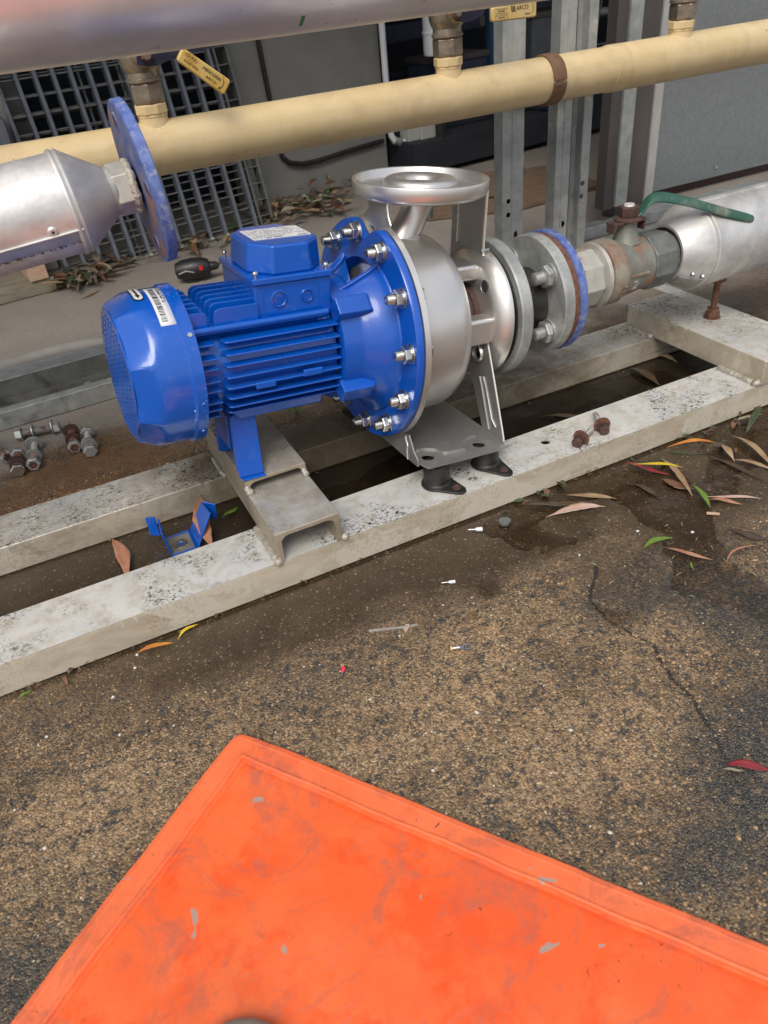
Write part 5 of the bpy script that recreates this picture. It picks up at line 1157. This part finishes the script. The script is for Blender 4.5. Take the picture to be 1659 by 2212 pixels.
# cordless tool behind the motor
t = thing('cordless_drill', 'black cordless drill with red button half hidden behind the blue motor', 'drill', (.452, 2.37, -.003), (0, 0, -.25)); t.scale = (.76, .76, .76)
MB().lathe([(-.075, .012), (-.070, .03), (-.04, .04), (0, .043), (.035, .04), (.06, .03), (.066, .02)], 28, 'x', (0, 0, .052)).build('drill_body', m_black, t)
MB().box(-.04, .01, -.02, .02, -.0, .03).build('battery', m_black, t, bevel=.006); MB().lathe([(.066, .018), (.09, .016), (.1, .009)], 20, 'x', (0, 0, .052)).build('chuck', m_black, t)
MB().cyl((.095, 0, .052), (.165, .015, .085), .0042, seg=10).build('drill_bit', m_rustdark, t); MB().lathe([(-.047, .008), (-.036, .009)], 14, 'y', (.03, 0, .062)).build('red_button', m_red, t)
MB().tube([(-.06, -.04, .05), (-.03, -.046, .06), (0, -.045, .05)], .003, 8).build('grip_line', m_channel, t)

# ------------------------------------------------------------------ loose blue bracket
t = thing('foot_bracket', 'loose blue painted U shaped bracket with a bare metal pad between the rails', 'bracket', (.076, 1.053, .0))
b = MB(); b.box(-.021, .021, -.029, .027, .001, .004)
def wallq(b, p0, p1, q0, q1, th):
    p0, p1, q0, q1 = map(Vector, (p0, p1, q0, q1)); n_ = (p1-p0).cross(q0-p0).normalized()*th
    b.add([p0, p1, q1, q0, p0+n_, p1+n_, q1+n_, q0+n_], [(0, 1, 2, 3), (7, 6, 5, 4), (0, 4, 5, 1), (1, 5, 6, 2), (2, 6, 7, 3), (3, 7, 4, 0)])
wallq(b, (-.021, -.029, .001), (-.021, .027, .001), (-.026, -.022, .046), (-.022, .023, .046), .003)
wallq(b, (.021, -.029, .001), (.021, .027, .001), (.056, -.018, .052), (.052, .022, .052), .003)
wallq(b, (-.024, .022, .014), (-.024, .024, .052), (-.038, .030, .016), (-.038, .032, .050), .003)
wallq(b, (.048, .020, .022), (.054, .021, .052), (.068, .008, .018), (.072, .009, .046), .003)
b.build('bracket_body', m_blue, t, bevel=.0012)
m = curve_mesh([rounded([(-.0185, -.027), (.018, -.027), (.018, .019), (-.0185, .019)], .003), circ(0, -.005, .0045, 20, True)], .0004); xform(m, Matrix.Translation((0, 0, .0044))); link('bare_pad', m, m_steel2, t)
MB().lathe([(.0046, .0052), (.0056, .0052), (.0056, .0115), (.0046, .012)], 28, 'z', (0, -.005, 0), caps=False).build('hole_washer', m_zinc, t)

# ------------------------------------------------------------------ loose bolts
def loose_bolt(label, p, q, mats, order, group='old flange bolts laid on the ground', z=.012, s=1.0, tiltz=0):
    p = Vector((*p, z)); q = Vector((*q, z+tiltz)); d = q-p; L = d.length
    t = thing('loose_bolt', label, 'bolt', p, d.to_track_quat('X', 'Z').to_euler(), group); mh, ms, mw, mn = mats
    r = .0078*s; af = .024*s
    if order == 'head_front':
        MB().lathe([(-.001, .0), (-.001, af*.5), (.0005, af*.56), (.0095*s, af*.577), (.0105*s, af*.52)], 6, 'x', caps=False, ph=.2).build('head', mh, t, ang=20)
        MB().lathe(threadprof(.009*s, L, r), 20, 'x').build('shank', ms, t, ang=50)
        MB().lathe([(.022*s, .0155*s), (.0245*s, .0155*s)], 30, 'x', (0, 0, .001)).build('washer', mw, t, bevel=.0004)
        MB().lathe([(.034*s, .0148*s), (.0365*s, .0148*s)], 30, 'x', (0, .001, .001)).build('washer', mw, t, bevel=.0004)
        MB().lathe([(L-.022*s, af*.52), (L-.021*s, af*.577), (L-.010*s, af*.577), (L-.009*s, af*.52)], 6, 'x', ph=.3).build('nut', mn, t, ang=20)
    else:
        MB().lathe([(-.001, r*1.05), (-.001, af*.5), (.001, af*.577), (.012*s, af*.577), (.013*s, af*.52)], 6, 'x', caps=False, ph=.1).build('nut', mh, t, ang=20)
        MB().lathe([(.0025, 0), (.0025, r*1.06)], 20, 'x', caps=False).build('bolt_end', m_rust, t)
        MB().lathe(threadprof(.003*s, L, r), 20, 'x').build('shank', ms, t, ang=50)
        MB().lathe([(.034*s, .0155*s), (.0365*s, .0155*s)], 30, 'x', (0, 0, .001)).build('washer', mw, t, bevel=.0004)
        if L > .05: MB().lathe([(L-.014*s, .0165*s), (L-.0115*s, .0165*s)], 30, 'x', (0, .001, .002)).build('washer', mw, t, bevel=.0004)
        MB().lathe([(L-.011*s, af*.52), (L-.010*s, af*.577), (L, af*.577), (L+.001, af*.52)], 6, 'x', ph=.3).build('head', mn, t, ang=20)
    return t
G_ = m_galvbolt
loose_bolt('galvanised bolt with two washers lying crosswise behind the others', (-.136, 1.607), (-.050, 1.590), (G_, m_rustbolt, G_, G_), 'nut_front')
loose_bolt('bolt with bright hex head in front and a rust brown washer, left cluster', (-.1445, 1.445), (-.137, 1.532), (m_zinc, m_rust, m_rustdark, G_), 'head_front')
loose_bolt('bolt with open nut end toward the viewer, wide washer at its far end', (-.1155, 1.452), (-.103, 1.55), (G_, m_rustbolt, G_, G_), 'nut_front')
loose_bolt('rust covered bolt with brown nut end, left one of the right pair', (-.0335, 1.474), (-.029, 1.56), (m_rustbolt, m_rust, m_rustdark, m_rust), 'nut_front')
loose_bolt('grey hex headed bolt leaning by the rusty one, right of the pair', (-.008, 1.437), (-.0005, 1.54), (G_, m_rustbolt, G_, G_), 'head_front')
loose_bolt('bolt partly out of view at the left edge with a rusty nut end', (-.158, 1.515), (-.19, 1.60), (m_rustbolt, m_rust, G_, G_), 'nut_front')
# small rusty screws on the front rail
def rail_bolt(label, p, q, z0, z1):
    p = Vector((*p, z0)); q = Vector((*q, z1)); d = q-p; L = d.length
    t = thing('loose_bolt', label, 'bolt', p, d.to_track_quat('X', 'Z').to_euler(), 'rusty bolts left on the front rail'); t.scale = (1.15, 1.15, 1.15)
    MB().lathe([(-.001, .0068), (.0, .0078), (.0065, .0078), (.0075, .007)], 6, 'x', ph=.4).build('head', m_rustdark, t, ang=20)
    MB().lathe(threadprof(.007, L, .0042, .0016), 16, 'x').build('shank', m_rustbolt, t, ang=50)
    MB().lathe([(.009, .0085), (.0108, .0085)], 24, 'x', (0, .0, .001)).build('spring_washer', m_rustdark, t); MB().lathe([(.014, .0125), (.0158, .0125)], 28, 'x', (0, 0, .002)).build('washer', m_rust, t)
rail_bolt('rusty bolt with washer lying on the front rail, nearer the black mount', (.7255, .8705), (.768, .889), .0575, .0585)
rail_bolt('rusty bolt with wide washer tipped up on the front rail, farther from the mount', (.789, .8745), (.808, .921), .0585, .061)

# ------------------------------------------------------------------ orange vinyl sheet
def orange():
    c0 = Vector((.0446, .6363)); u = (Vector((-.2303, .4305))-c0).normalized(); v_ = (Vector((.389, .1637))-c0).normalized()
    N1, N2 = 190, 280; L1, L2 = .72, 1.05
    s_ = np.concatenate([np.linspace(0, .048, 70), np.linspace(.05, L1, 150)]); t_ = np.concatenate([np.linspace(0, .048, 70), np.linspace(.05, L2, 220)]); N1, N2 = len(s_), len(t_); S, T = np.meshgrid(s_, t_, indexing='ij')
    edge = np.minimum(S, T); nse = fbm(S*7+3, T*7, 4); fine = fbm(S*40, T*40, 3)
    hemw = .030+.005*(fbm(S*14+9, T*14, 4)-.5)
    z = .0065-.0030*sst(-.0002, .0012, edge-hemw)+.0012*np.exp(-((edge-hemw+.002)/.0018)**2)-.0008*np.exp(-((edge-hemw-.003)/.003)**2)+.0005*np.exp(-((edge-.006)/.0012)**2)
    z += .0035*(nse-.5)*sst(0, .1, edge)+.0005*(fine-.5)
    fold = np.exp(-((T-.30-.28*S)/.006)**2)*.0018*sst(.05, .12, S); z += fold
    z -= .0012*np.exp(-edge/.002)
    du = .0018*(fbm(T*25+3, S*0+5, 3)-.5)*np.exp(-S/.02); dv = .003*(fbm(S*18+1, T*0+8, 3)-.5)*np.exp(-T/.02)
    crn = .010*np.exp(-(S+T)/.012)
    S2 = S+du+crn*.5; T2 = T+dv+crn*.5
    Px = c0.x+u.x*S2+v_.x*T2; Py = c0.y+u.y*S2+v_.y*T2
    V = np.stack([Px, Py, z], -1).reshape(-1, 3); V2 = V.copy(); V2[:, 2] = V[:, 2]-.0035-.002*(np.clip(1-np.minimum(S, T).ravel()/.02, 0, 1))
    idx = np.arange(N1*N2).reshape(N1, N2)
    F = np.stack([idx[:-1, :-1], idx[1:, :-1], idx[1:, 1:], idx[:-1, 1:]], -1).reshape(-1, 4).tolist()
    m = bpy.data.meshes.new('orange'); n_ = N1*N2
    rim = list(idx[:, 0])+list(idx[-1, 1:])+list(idx[-2::-1, -1])+list(idx[0, -2:0:-1])
    F2 = [(a, b, b+n_, a+n_) for a, b in zip(rim, rim[1:]+rim[:1])]
    m.from_pydata(np.vstack([V, V2]).tolist(), [], [tuple(f) for f in F]+F2)
    a = m.attributes.new('hem', 'FLOAT', 'POINT'); hem = 1-sst(-.003, .003, edge-hemw); a.data.foreach_set('value', np.concatenate([hem.ravel(), hem.ravel()]).astype(np.float32))
    o = link('orange_vinyl_pad', m, m_orange, None, ang=40)
    props(o, 'grubby orange vinyl pad with welded hem lying in the foreground', 'mat')
    for k, (a_, b_, th, col) in enumerate([(.245, .40, 0, m_channel), (.24, .22, .4, m_columnlight)]): pass
orange()
# boot toe poking in at the bottom edge
t = thing('work_boot', 'tip of a beige grey boot toe at the bottom edge on the orange pad', 'boot', (-.056, .281, .004), (0, 0, .30))
bt = MB(); vs = []; K = 24; J = 10
for j in range(J+1):
    ph = j/J*PI/2
    for k in range(K):
        th = 2*PI*k/K; r = math.cos(ph)**.7; yy = math.sin(th)
        vs.append((.045*r*math.cos(th), (.055 if yy > 0 else .12)*r*yy, .004+.026*math.sin(ph)))
bt.add(vs, [(j*K+k, j*K+(k+1) % K, (j+1)*K+(k+1) % K, (j+1)*K+k) for j in range(J) for k in range(K)]); bt.build('toe_cap', m_boot, t, ang=80)
MB().prism([(.044*math.cos(q), (.053 if math.sin(q) > 0 else .12)*math.sin(q)) for q in np.linspace(0, 2*PI, 32)[:-1]], .0, .010).build('sole', m_rubber, t, bevel=.002)

# ------------------------------------------------------------------ leaves
leafmats = {}
def leafmat(c1, c2, key, rough=(.3, .5)):
    if key not in leafmats: leafmats[key] = pbr('leaf_'+key, c1, c2, 45, rough=rough, bmp=.2, bscale=200, speck=(c1[0]*.4, c1[1]*.4, c1[2]*.4), sscale=260, sthr=.66)
    return leafmats[key]
LM = dict(yellow=leafmat((.62, .42, .02), (.5, .38, .02), 'yellow'), orange=leafmat((.55, .26, .02), (.45, .14, .03), 'orange'), red=leafmat((.3, .02, .03), (.18, .02, .025), 'red'),
          green=leafmat((.10, .18, .02), (.15, .24, .03), 'green'), dgreen=leafmat((.05, .07, .03), (.03, .045, .02), 'dgreen'), grey=leafmat((.17, .2, .13), (.22, .25, .17), 'grey'),
          tan=leafmat((.24, .15, .08), (.36, .25, .14), 'tan'), brown=leafmat((.12, .055, .03), (.18, .09, .05), 'brown'), wetbrown=leafmat((.05, .033, .02), (.08, .055, .03), 'wetbrown', (.12, .25)),
          pink=leafmat((.42, .25, .18), (.52, .38, .32), 'pink'), terra=leafmat((.32, .13, .07), (.42, .22, .14), 'terra'), straw=leafmat((.32, .29, .19), (.26, .23, .15), 'straw'), dead=leafmat((.11, .085, .06), (.19, .15, .11), 'dead'))
def leaf_mesh(L, w_, bend, curl, twist, fold=.25, wav=0):
    n_ = 14; vs = []; fs = []
    for i in range(n_+1):
        t_ = i/n_; ww = w_*.5*(math.sin(PI*min(1, max(0, (t_*.97+.015))))**1.25)*(1-.2*t_)*1.1; ww = max(ww, w_*.02)
        if t_ >= .12: ww *= random.uniform(.86, 1.1)
        if t_ < .12: ww = w_*.05
        cy = bend*math.sin(PI*t_); cz = curl*math.sin(PI*t_)+wav*math.sin(7*t_); tw = twist*(t_-.5)
        for u in (-1, -.5, 0, .5, 1):
            y = u*ww*math.cos(tw); z = abs(u)*ww*fold+u*ww*math.sin(tw)
            vs.append((t_*L, cy+y, cz+z+.0008))
    for i in range(n_):
        for k in range(4): q = i*5+k; fs.append((q, q+1, q+6, q+5))
    return vs, fs
def leaf(label, p, q, w_, mat, bend=.0, curl=.003, twist=.4, fold=.25, z=0., z2=None, name='fallen_leaf', cat='leaf', wav=0, kind=None, group='fallen leaves on the wet ground'):
    p = Vector((*p, z)); q = Vector((*q, z if z2 is None else z2)); d = q-p; w_ *= .85; curl *= 1.3; bend = bend if bend else random.choice((-1, 1))*d.length*.06; wav = wav or random.uniform(.0004, .0014)
    vs, fs = leaf_mesh(d.length, w_, bend, curl, twist, fold, wav)
    o = MB().add(vs, fs).build(name, LM[mat], None, ang=80, solid=.00035); o.location = p; o.rotation_euler = d.to_track_quat('X', 'Z').to_euler()
    return props(o, label, cat, group)
leaf('orange yellow gum leaf floating close to the front rail', (.985, .808), (.905, .8434), .012, 'orange', -.007, .004)
leaf('dark green narrow leaf lying in water just below the orange yellow one', (.886, .8466), (.952, .789), .007, 'dgreen', -.006, .001)
leaf('crimson leaf crossed by a bright yellow leaf', (.815, .848), (.850, .775), .012, 'red', -.004, .002)
leaf('bright yellow narrow leaf lying across the crimson leaf', (.879, .778), (.818, .831), .009, 'yellow', .005, .006, z=.003)
leaf('tan dry leaf with stalk reaching to a green leaf', (.872, .825), (.833, .708), .013, 'tan', .004, .004, z=.001)
leaf('small bright green leaf at the end of the tan leaf', (.852, .732), (.829, .667), .011, 'green', .0, .002, z=.004)
leaf('pale pink long leaf on wet concrete right of the green leaf', (.917, .6468), (.8462, .7002), .0085, 'pink', .002, .003)
leaf('pinkish red leaf tucked just below the pale pink one', (.8488, .6895), (.880, .651), .012, 'terra', .003, .001)
leaf('long brown leaf at the right edge pointing up left', (1.0255, .8119), (1.0, .70), .015, 'tan', .0, .004)
leaf('curled brown leaf standing on its stalk near the right edge', (.9647, .747), (.990, .797), .014, 'tan', .006, .008, .9)
leaf('long tan leaf running off the right edge below the curled one', (.966, .754), (.995, .69), .012, 'tan', .002, .003)
leaf('tan leaf with orange stalk close to the rail in front of the pump', (.7321, .7709), (.6721, .8233), .014, 'tan', .003, .003)
leaf('strip of dark wet bark along the front rail', (.593, .8436), (.7116, .7808), .014, 'wetbrown', .0, .002, fold=.05, name='bark_strip', cat='bark')
leaf('broad leaf half pink and half green below the bark strip', (.7031, .7628), (.6072, .7903), .021, 'pink', -.004, .004, .6)
leaf('leaf green and broken on the dark gravelly patch at the right', (.6801, .650), (.7330, .6464), .013, 'green', .004, .003)
leaf('orange brown narrow leaf beside the broken green leaf', (.7081, .6351), (.744, .577), .009, 'terra', -.004, .003)
leaf('thin curved orange stalk near the right edge', (.7467, .5574), (.8267, .5654), .0045, 'terra', .014, .002)
leaf('tiny yellow green leaf fragment on the gravelly patch', (.7158, .5915), (.7055, .575), .004, 'green', 0, .001)
leaf('dull green leaf with pale stalk by the right end of the rail', (1.045, .800), (1.12, .838), .015, 'dgreen', -.003, .010, z2=.02)
leaf('pale straw leaf against the right end of the front rail', (1.0644, .8471), (1.1261, .8356), .010, 'straw', 0, .003)
leaf('brown leaf soaked in the shallow water at the right edge', (.8142, .621), (.850, .560), .016, 'wetbrown', 0, .001)
leaf('brown leaf under water left of the tan leaf', (.78, .7926), (.7925, .7296), .013, 'wetbrown', 0, .0)
leaf('submerged brown broad leaf under the tan leaf', (.830, .776), (.852, .722), .022, 'brown', 0, .0, .1, .05)
leaf('long dark leaf under water at the far right', (.9389, .7856), (.9586, .6722), .014, 'wetbrown', 0, .0)
leaf('olive patch of leaf lying among the stalks in the water', (.868, .818), (.872, .788), .016, 'dgreen', 0, .001)
leaf('long grey green leaf bridging the gap between the rails at the right', (1.1283, 1.137), (1.2309, 1.03), .018, 'grey', .008, .004, .8, z=.012, z2=.04)
leaf('brown leaf lying in the dark gap left of the grey green leaf', (1.0657, 1.13), (1.06, 1.03), .026, 'wetbrown', .006, .003)
leaf('tan curled leaf under the cross tube between the rails', (1.135, 1.13), (1.16, 1.085), .02, 'tan', .003, .008)
leaf('pointed brown leaf between the rails left of the blue bracket', (-.0224, 1.125), (-.020, 1.00), .026, 'terra', 0, .004, .3, z=.006, z2=.002)
leaf('pinkish brown leaf leaning on the rail behind the blue bracket', (.138, 1.127), (.118, 1.0), .032, 'terra', 0, .006, .4, z=.03, z2=.005)
leaf('green leaf in the gap beside the lower cross channel', (.155, 1.085), (.19, 1.10), .012, 'green', 0, .002)
leaf('yellow brown leaf against the near side of the front rail', (-.041, .838), (.012, .831), .010, 'orange', 0, .002)
leaf('yellow leaf tip touching the front rail', (.018, .834), (.052, .849), .007, 'yellow', 0, .004)
leaf('small green leaf by the rail at the left edge', (-.1936, .8369), (-.1769, .845), .006, 'green')
leaf('small brown leaf fragment by the rail near the left edge', (-.1367, .8465), (-.133, .8267), .006, 'brown')
leaf('dark red leaf with green tip at the right edge low down', (.500, .320), (.535, .290), .014, 'red', .002, .003)
leaf('thin tan leaf beside the dark red leaf low at the right edge', (.492, .318), (.512, .304), .004, 'straw')
leaf('wet brown leaf flat in the puddle between the right part of the rails', (.80, 1.06), (.86, 1.0), .018, 'wetbrown', 0, .001)
leaf('olive dead leaf on the concrete behind the fan cowl', (.10, 2.44), (.18, 2.50), .014, 'tan', 0, .004)
# rest of the small litter: stalks, chips and leaf scraps along the rail (nobody could count them)
def litter(n_, regions, name, label, smin, smax, keys, seed, w_=(.25, .5), zmax=.0):
    rn = random.Random(seed); vs = []; fs = []; mi = []
    for i in range(n_):
        (x0, x1, y0, y1, sl) = rn.choice(regions); x = rn.uniform(x0, x1); y = rn.uniform(y0, y1)+sl*(x-x0); L = rn.uniform(smin, smax); a = rn.uniform(0, 2*PI)
        lv, lf = leaf_mesh(L, L*rn.uniform(*w_), rn.uniform(-.1, .1)*L, rn.uniform(-.02, .2)*L, rn.uniform(-1, 1), .3)
        M_ = Matrix.Translation((x, y, rn.uniform(0, zmax))) @ Matrix.Rotation(a, 4, 'Z') @ Matrix.Rotation(rn.uniform(-.3, .3) if zmax else 0, 4, 'X') @ Matrix.Rotation(rn.uniform(-.2, .06) if zmax else 0, 4, 'Y')
        k = len(vs); vs += [tuple(M_ @ Vector(p)) for p in lv]; fs += [tuple(j+k for j in f) for f in lf]; mi += [rn.randrange(len(keys))]*len(lf)
    m = bpy.data.meshes.new(name); m.from_pydata(vs, [], fs)
    for k_ in keys: m.materials.append(LM[k_])
    m.polygons.foreach_set('material_index', mi); m.polygons.foreach_set('use_smooth', [True]*len(mi))
    o = bpy.data.objects.new(name, m); C.objects.link(o); props(o, label, 'leaf litter', kind='stuff'); return o
litter(110, [(.10, .75, 2.60, 2.70, .13), (.09, .22, 2.56, 2.62, .1)], 'leaf_litter', 'dry brown leaf litter gathered along the foot of the gratings', .04, .11, ['brown', 'dead', 'straw', 'dgreen', 'dead', 'brown', 'tan'], 4, (.12, .35), .03)
litter(170, [(.78, 1.32, 2.82, 3.03, .13), (.85, 1.15, 2.7, 2.95, .1)], 'leaf_litter', 'heap of dry leaves against the grey wall behind the pump', .03, .09, ['brown', 'dead', 'brown', 'dgreen', 'dead', 'straw', 'tan'], 5, (.15, .45), .055)
litter(60, [(.55, 1.25, .82, .855, 0), (.9, 1.25, .7, .85, 0)], 'bark_bits', 'dark wet scraps of bark and leaf along the foot of the front rail', .008, .03, ['wetbrown', 'brown', 'wetbrown', 'dgreen'], 6, (.15, .5), .002)
litter(90, [(-.2, .3, .842, .856, 0), (.3, .9, .84, .856, 0), (-.1, 1.1, 1.11, 1.13, 0)], 'bark_bits', 'fine black debris in the corner between rails and ground', .004, .012, ['wetbrown', 'dgreen', 'brown'], 7, (.2, .6), .002)
litter(70, [(.58, .80, .50, .70, 0)], 'straw_bits', 'tiny straw and stalk bits on the dark gravelly patch', .004, .014, ['straw', 'terra', 'brown', 'straw'], 9, (.06, .15), .001)
# small seedling behind rear rail
t = thing('seedling', 'small green seedling growing behind the rear rail below the motor', 'plant', (.39, 1.34, 0))
MB().tube([(0, 0, 0), (.004, 0, .015), (.0, .002, .035)], .0008, 6).build('stem', m_plant, t)
for a, z in ((.3, .03), (2.2, .034), (4.0, .022), (5.2, .018)):
    vs, fs = leaf_mesh(.018, .013, 0, .003, 0); M_ = Matrix.Translation((0, 0, z)) @ Matrix.Rotation(a, 4, 'Z'); MB().add([M_ @ Vector(v) for v in vs], fs).build('leaf', m_plant, t, ang=80)

# ------------------------------------------------------------------ small debris
def ferrule(label, p, q, mat, z=.002, r=.0022):
    p = Vector((*p, z)); q = Vector((*q, z)); d = (q-p); L = d.length
    t = thing('wire_ferrule', label, 'ferrule', p, d.to_track_quat('X', 'Z').to_euler(), 'crimp ferrules dropped on the concrete')
    MB().lathe([(0, r*.45), (L*.55, r*.45)], 12, 'x').build('metal_sleeve', m_lug, t); MB().lathe([(L*.5, r*.6), (L*.62, r), (L, r*1.05), (L, r*.7)], 14, 'x').build('plastic_collar', mat, t)
ferrule('white wire ferrule on the ground in front of the left mount', (.487, .8283), (.5064, .8178), m_white, r=.0034)
ferrule('white straight ferrule piece on the sandy patch', (.3881, .7413) if False else (.388, .741), (.4062, .733), m_white, r=.0024)
ferrule('tiny red ferrule on the concrete left of the cable lug', (.188, .652), (.1974, .6643), m_pinkred, r=.0026)
t = thing('cable_lug', 'small metal ring cable lug on the sandy patch', 'cable lug', (.345, .617, 0), (0, 0, -.37))
m = curve_mesh([rounded([(-.001, -.003), (.004, -.003), (.006, -.0045), (.006, .0045), (.004, .003), (-.001, .003)], .001)], .0012); xform(m, Matrix.Translation((0, 0, .0012))); link('tongue', m, m_lug, t)
m = curve_mesh([circ(.0105, 0, .0058, 24), circ(.0105, 0, .003, 20, True)], .0012); xform(m, Matrix.Translation((0, 0, .0012))); link('ring', m, m_lug, t)
MB().lathe([(-.010, .0026), (-.001, .0026)], 14, 'x', (0, 0, .0022)).build('barrel', m_lug, t); MB().lathe([(-.013, .0029), (-.0105, .0029)], 14, 'x', (0, 0, .0022)).build('barrel_end', m_yellow, t)
def scrap(name, label, cat, pts, th, mat, z=-.0015):
    o = MB().prism(rounded(pts, .0008, 2), z, z+th).build(name, mat, None, bevel=.0002); return props(o, label, cat)
scrap('plastic_strip', 'clear grey plastic strip lying on the brown wet ground before the pump', 'strip', [(.255, .7085), (.300, .690), (.318, .685), (.317, .688), (.298, .6945), (.256, .7125)], .0016, m_hose)
scrap('paper_scrap', 'small pinkish scrap lying left of the cable lug', 'scrap', [(.297, .681), (.306, .688), (.310, .694), (.305, .695), (.298, .690)], .0012, LM['pink'])
scrap('stone_chip', 'rounded green grey stone chip close to the front rail', 'stone', [(.538, .812), (.546, .806), (.557, .812), (.556, .822), (.545, .826), (.538, .820)], .005, m_valvedark)
for i, (x, y, s_, lab) in enumerate([(.7032, .6876, .0028, 'white paint chip on the wet ground left of the right one'), (.7688, .6422, .003, 'white paint chip on the dark gravelly patch at the right'), (-.0393, .8373, .0028, 'white chip touching the yellow brown leaf by the rail'), (-.0465, .8137, .0022, 'small white chip below the yellow brown leaf'), (-.0828, .7765, .0024, 'pale round chip near the left edge below the rail'), (.5941, .689, .0022, 'pale chip in the middle of the wet sandy ground')]):
    pts = [(x+s_*random.uniform(.6, 1.2)*math.cos(a), y+s_*random.uniform(.5, 1.)*math.sin(a)) for a in np.linspace(0, 2*PI, 8)[:-1]]
    o = scrap('paint_chip', lab, 'chip', pts, .0015, m_white); o['group'] = 'white chips scattered on the ground'
scrap('wood_splinter', 'short pale wood splinter at the tip of the green leaf', 'splinter', [(.819, .664), (.834, .652), (.837, .655), (.823, .668)], .002, m_wood)
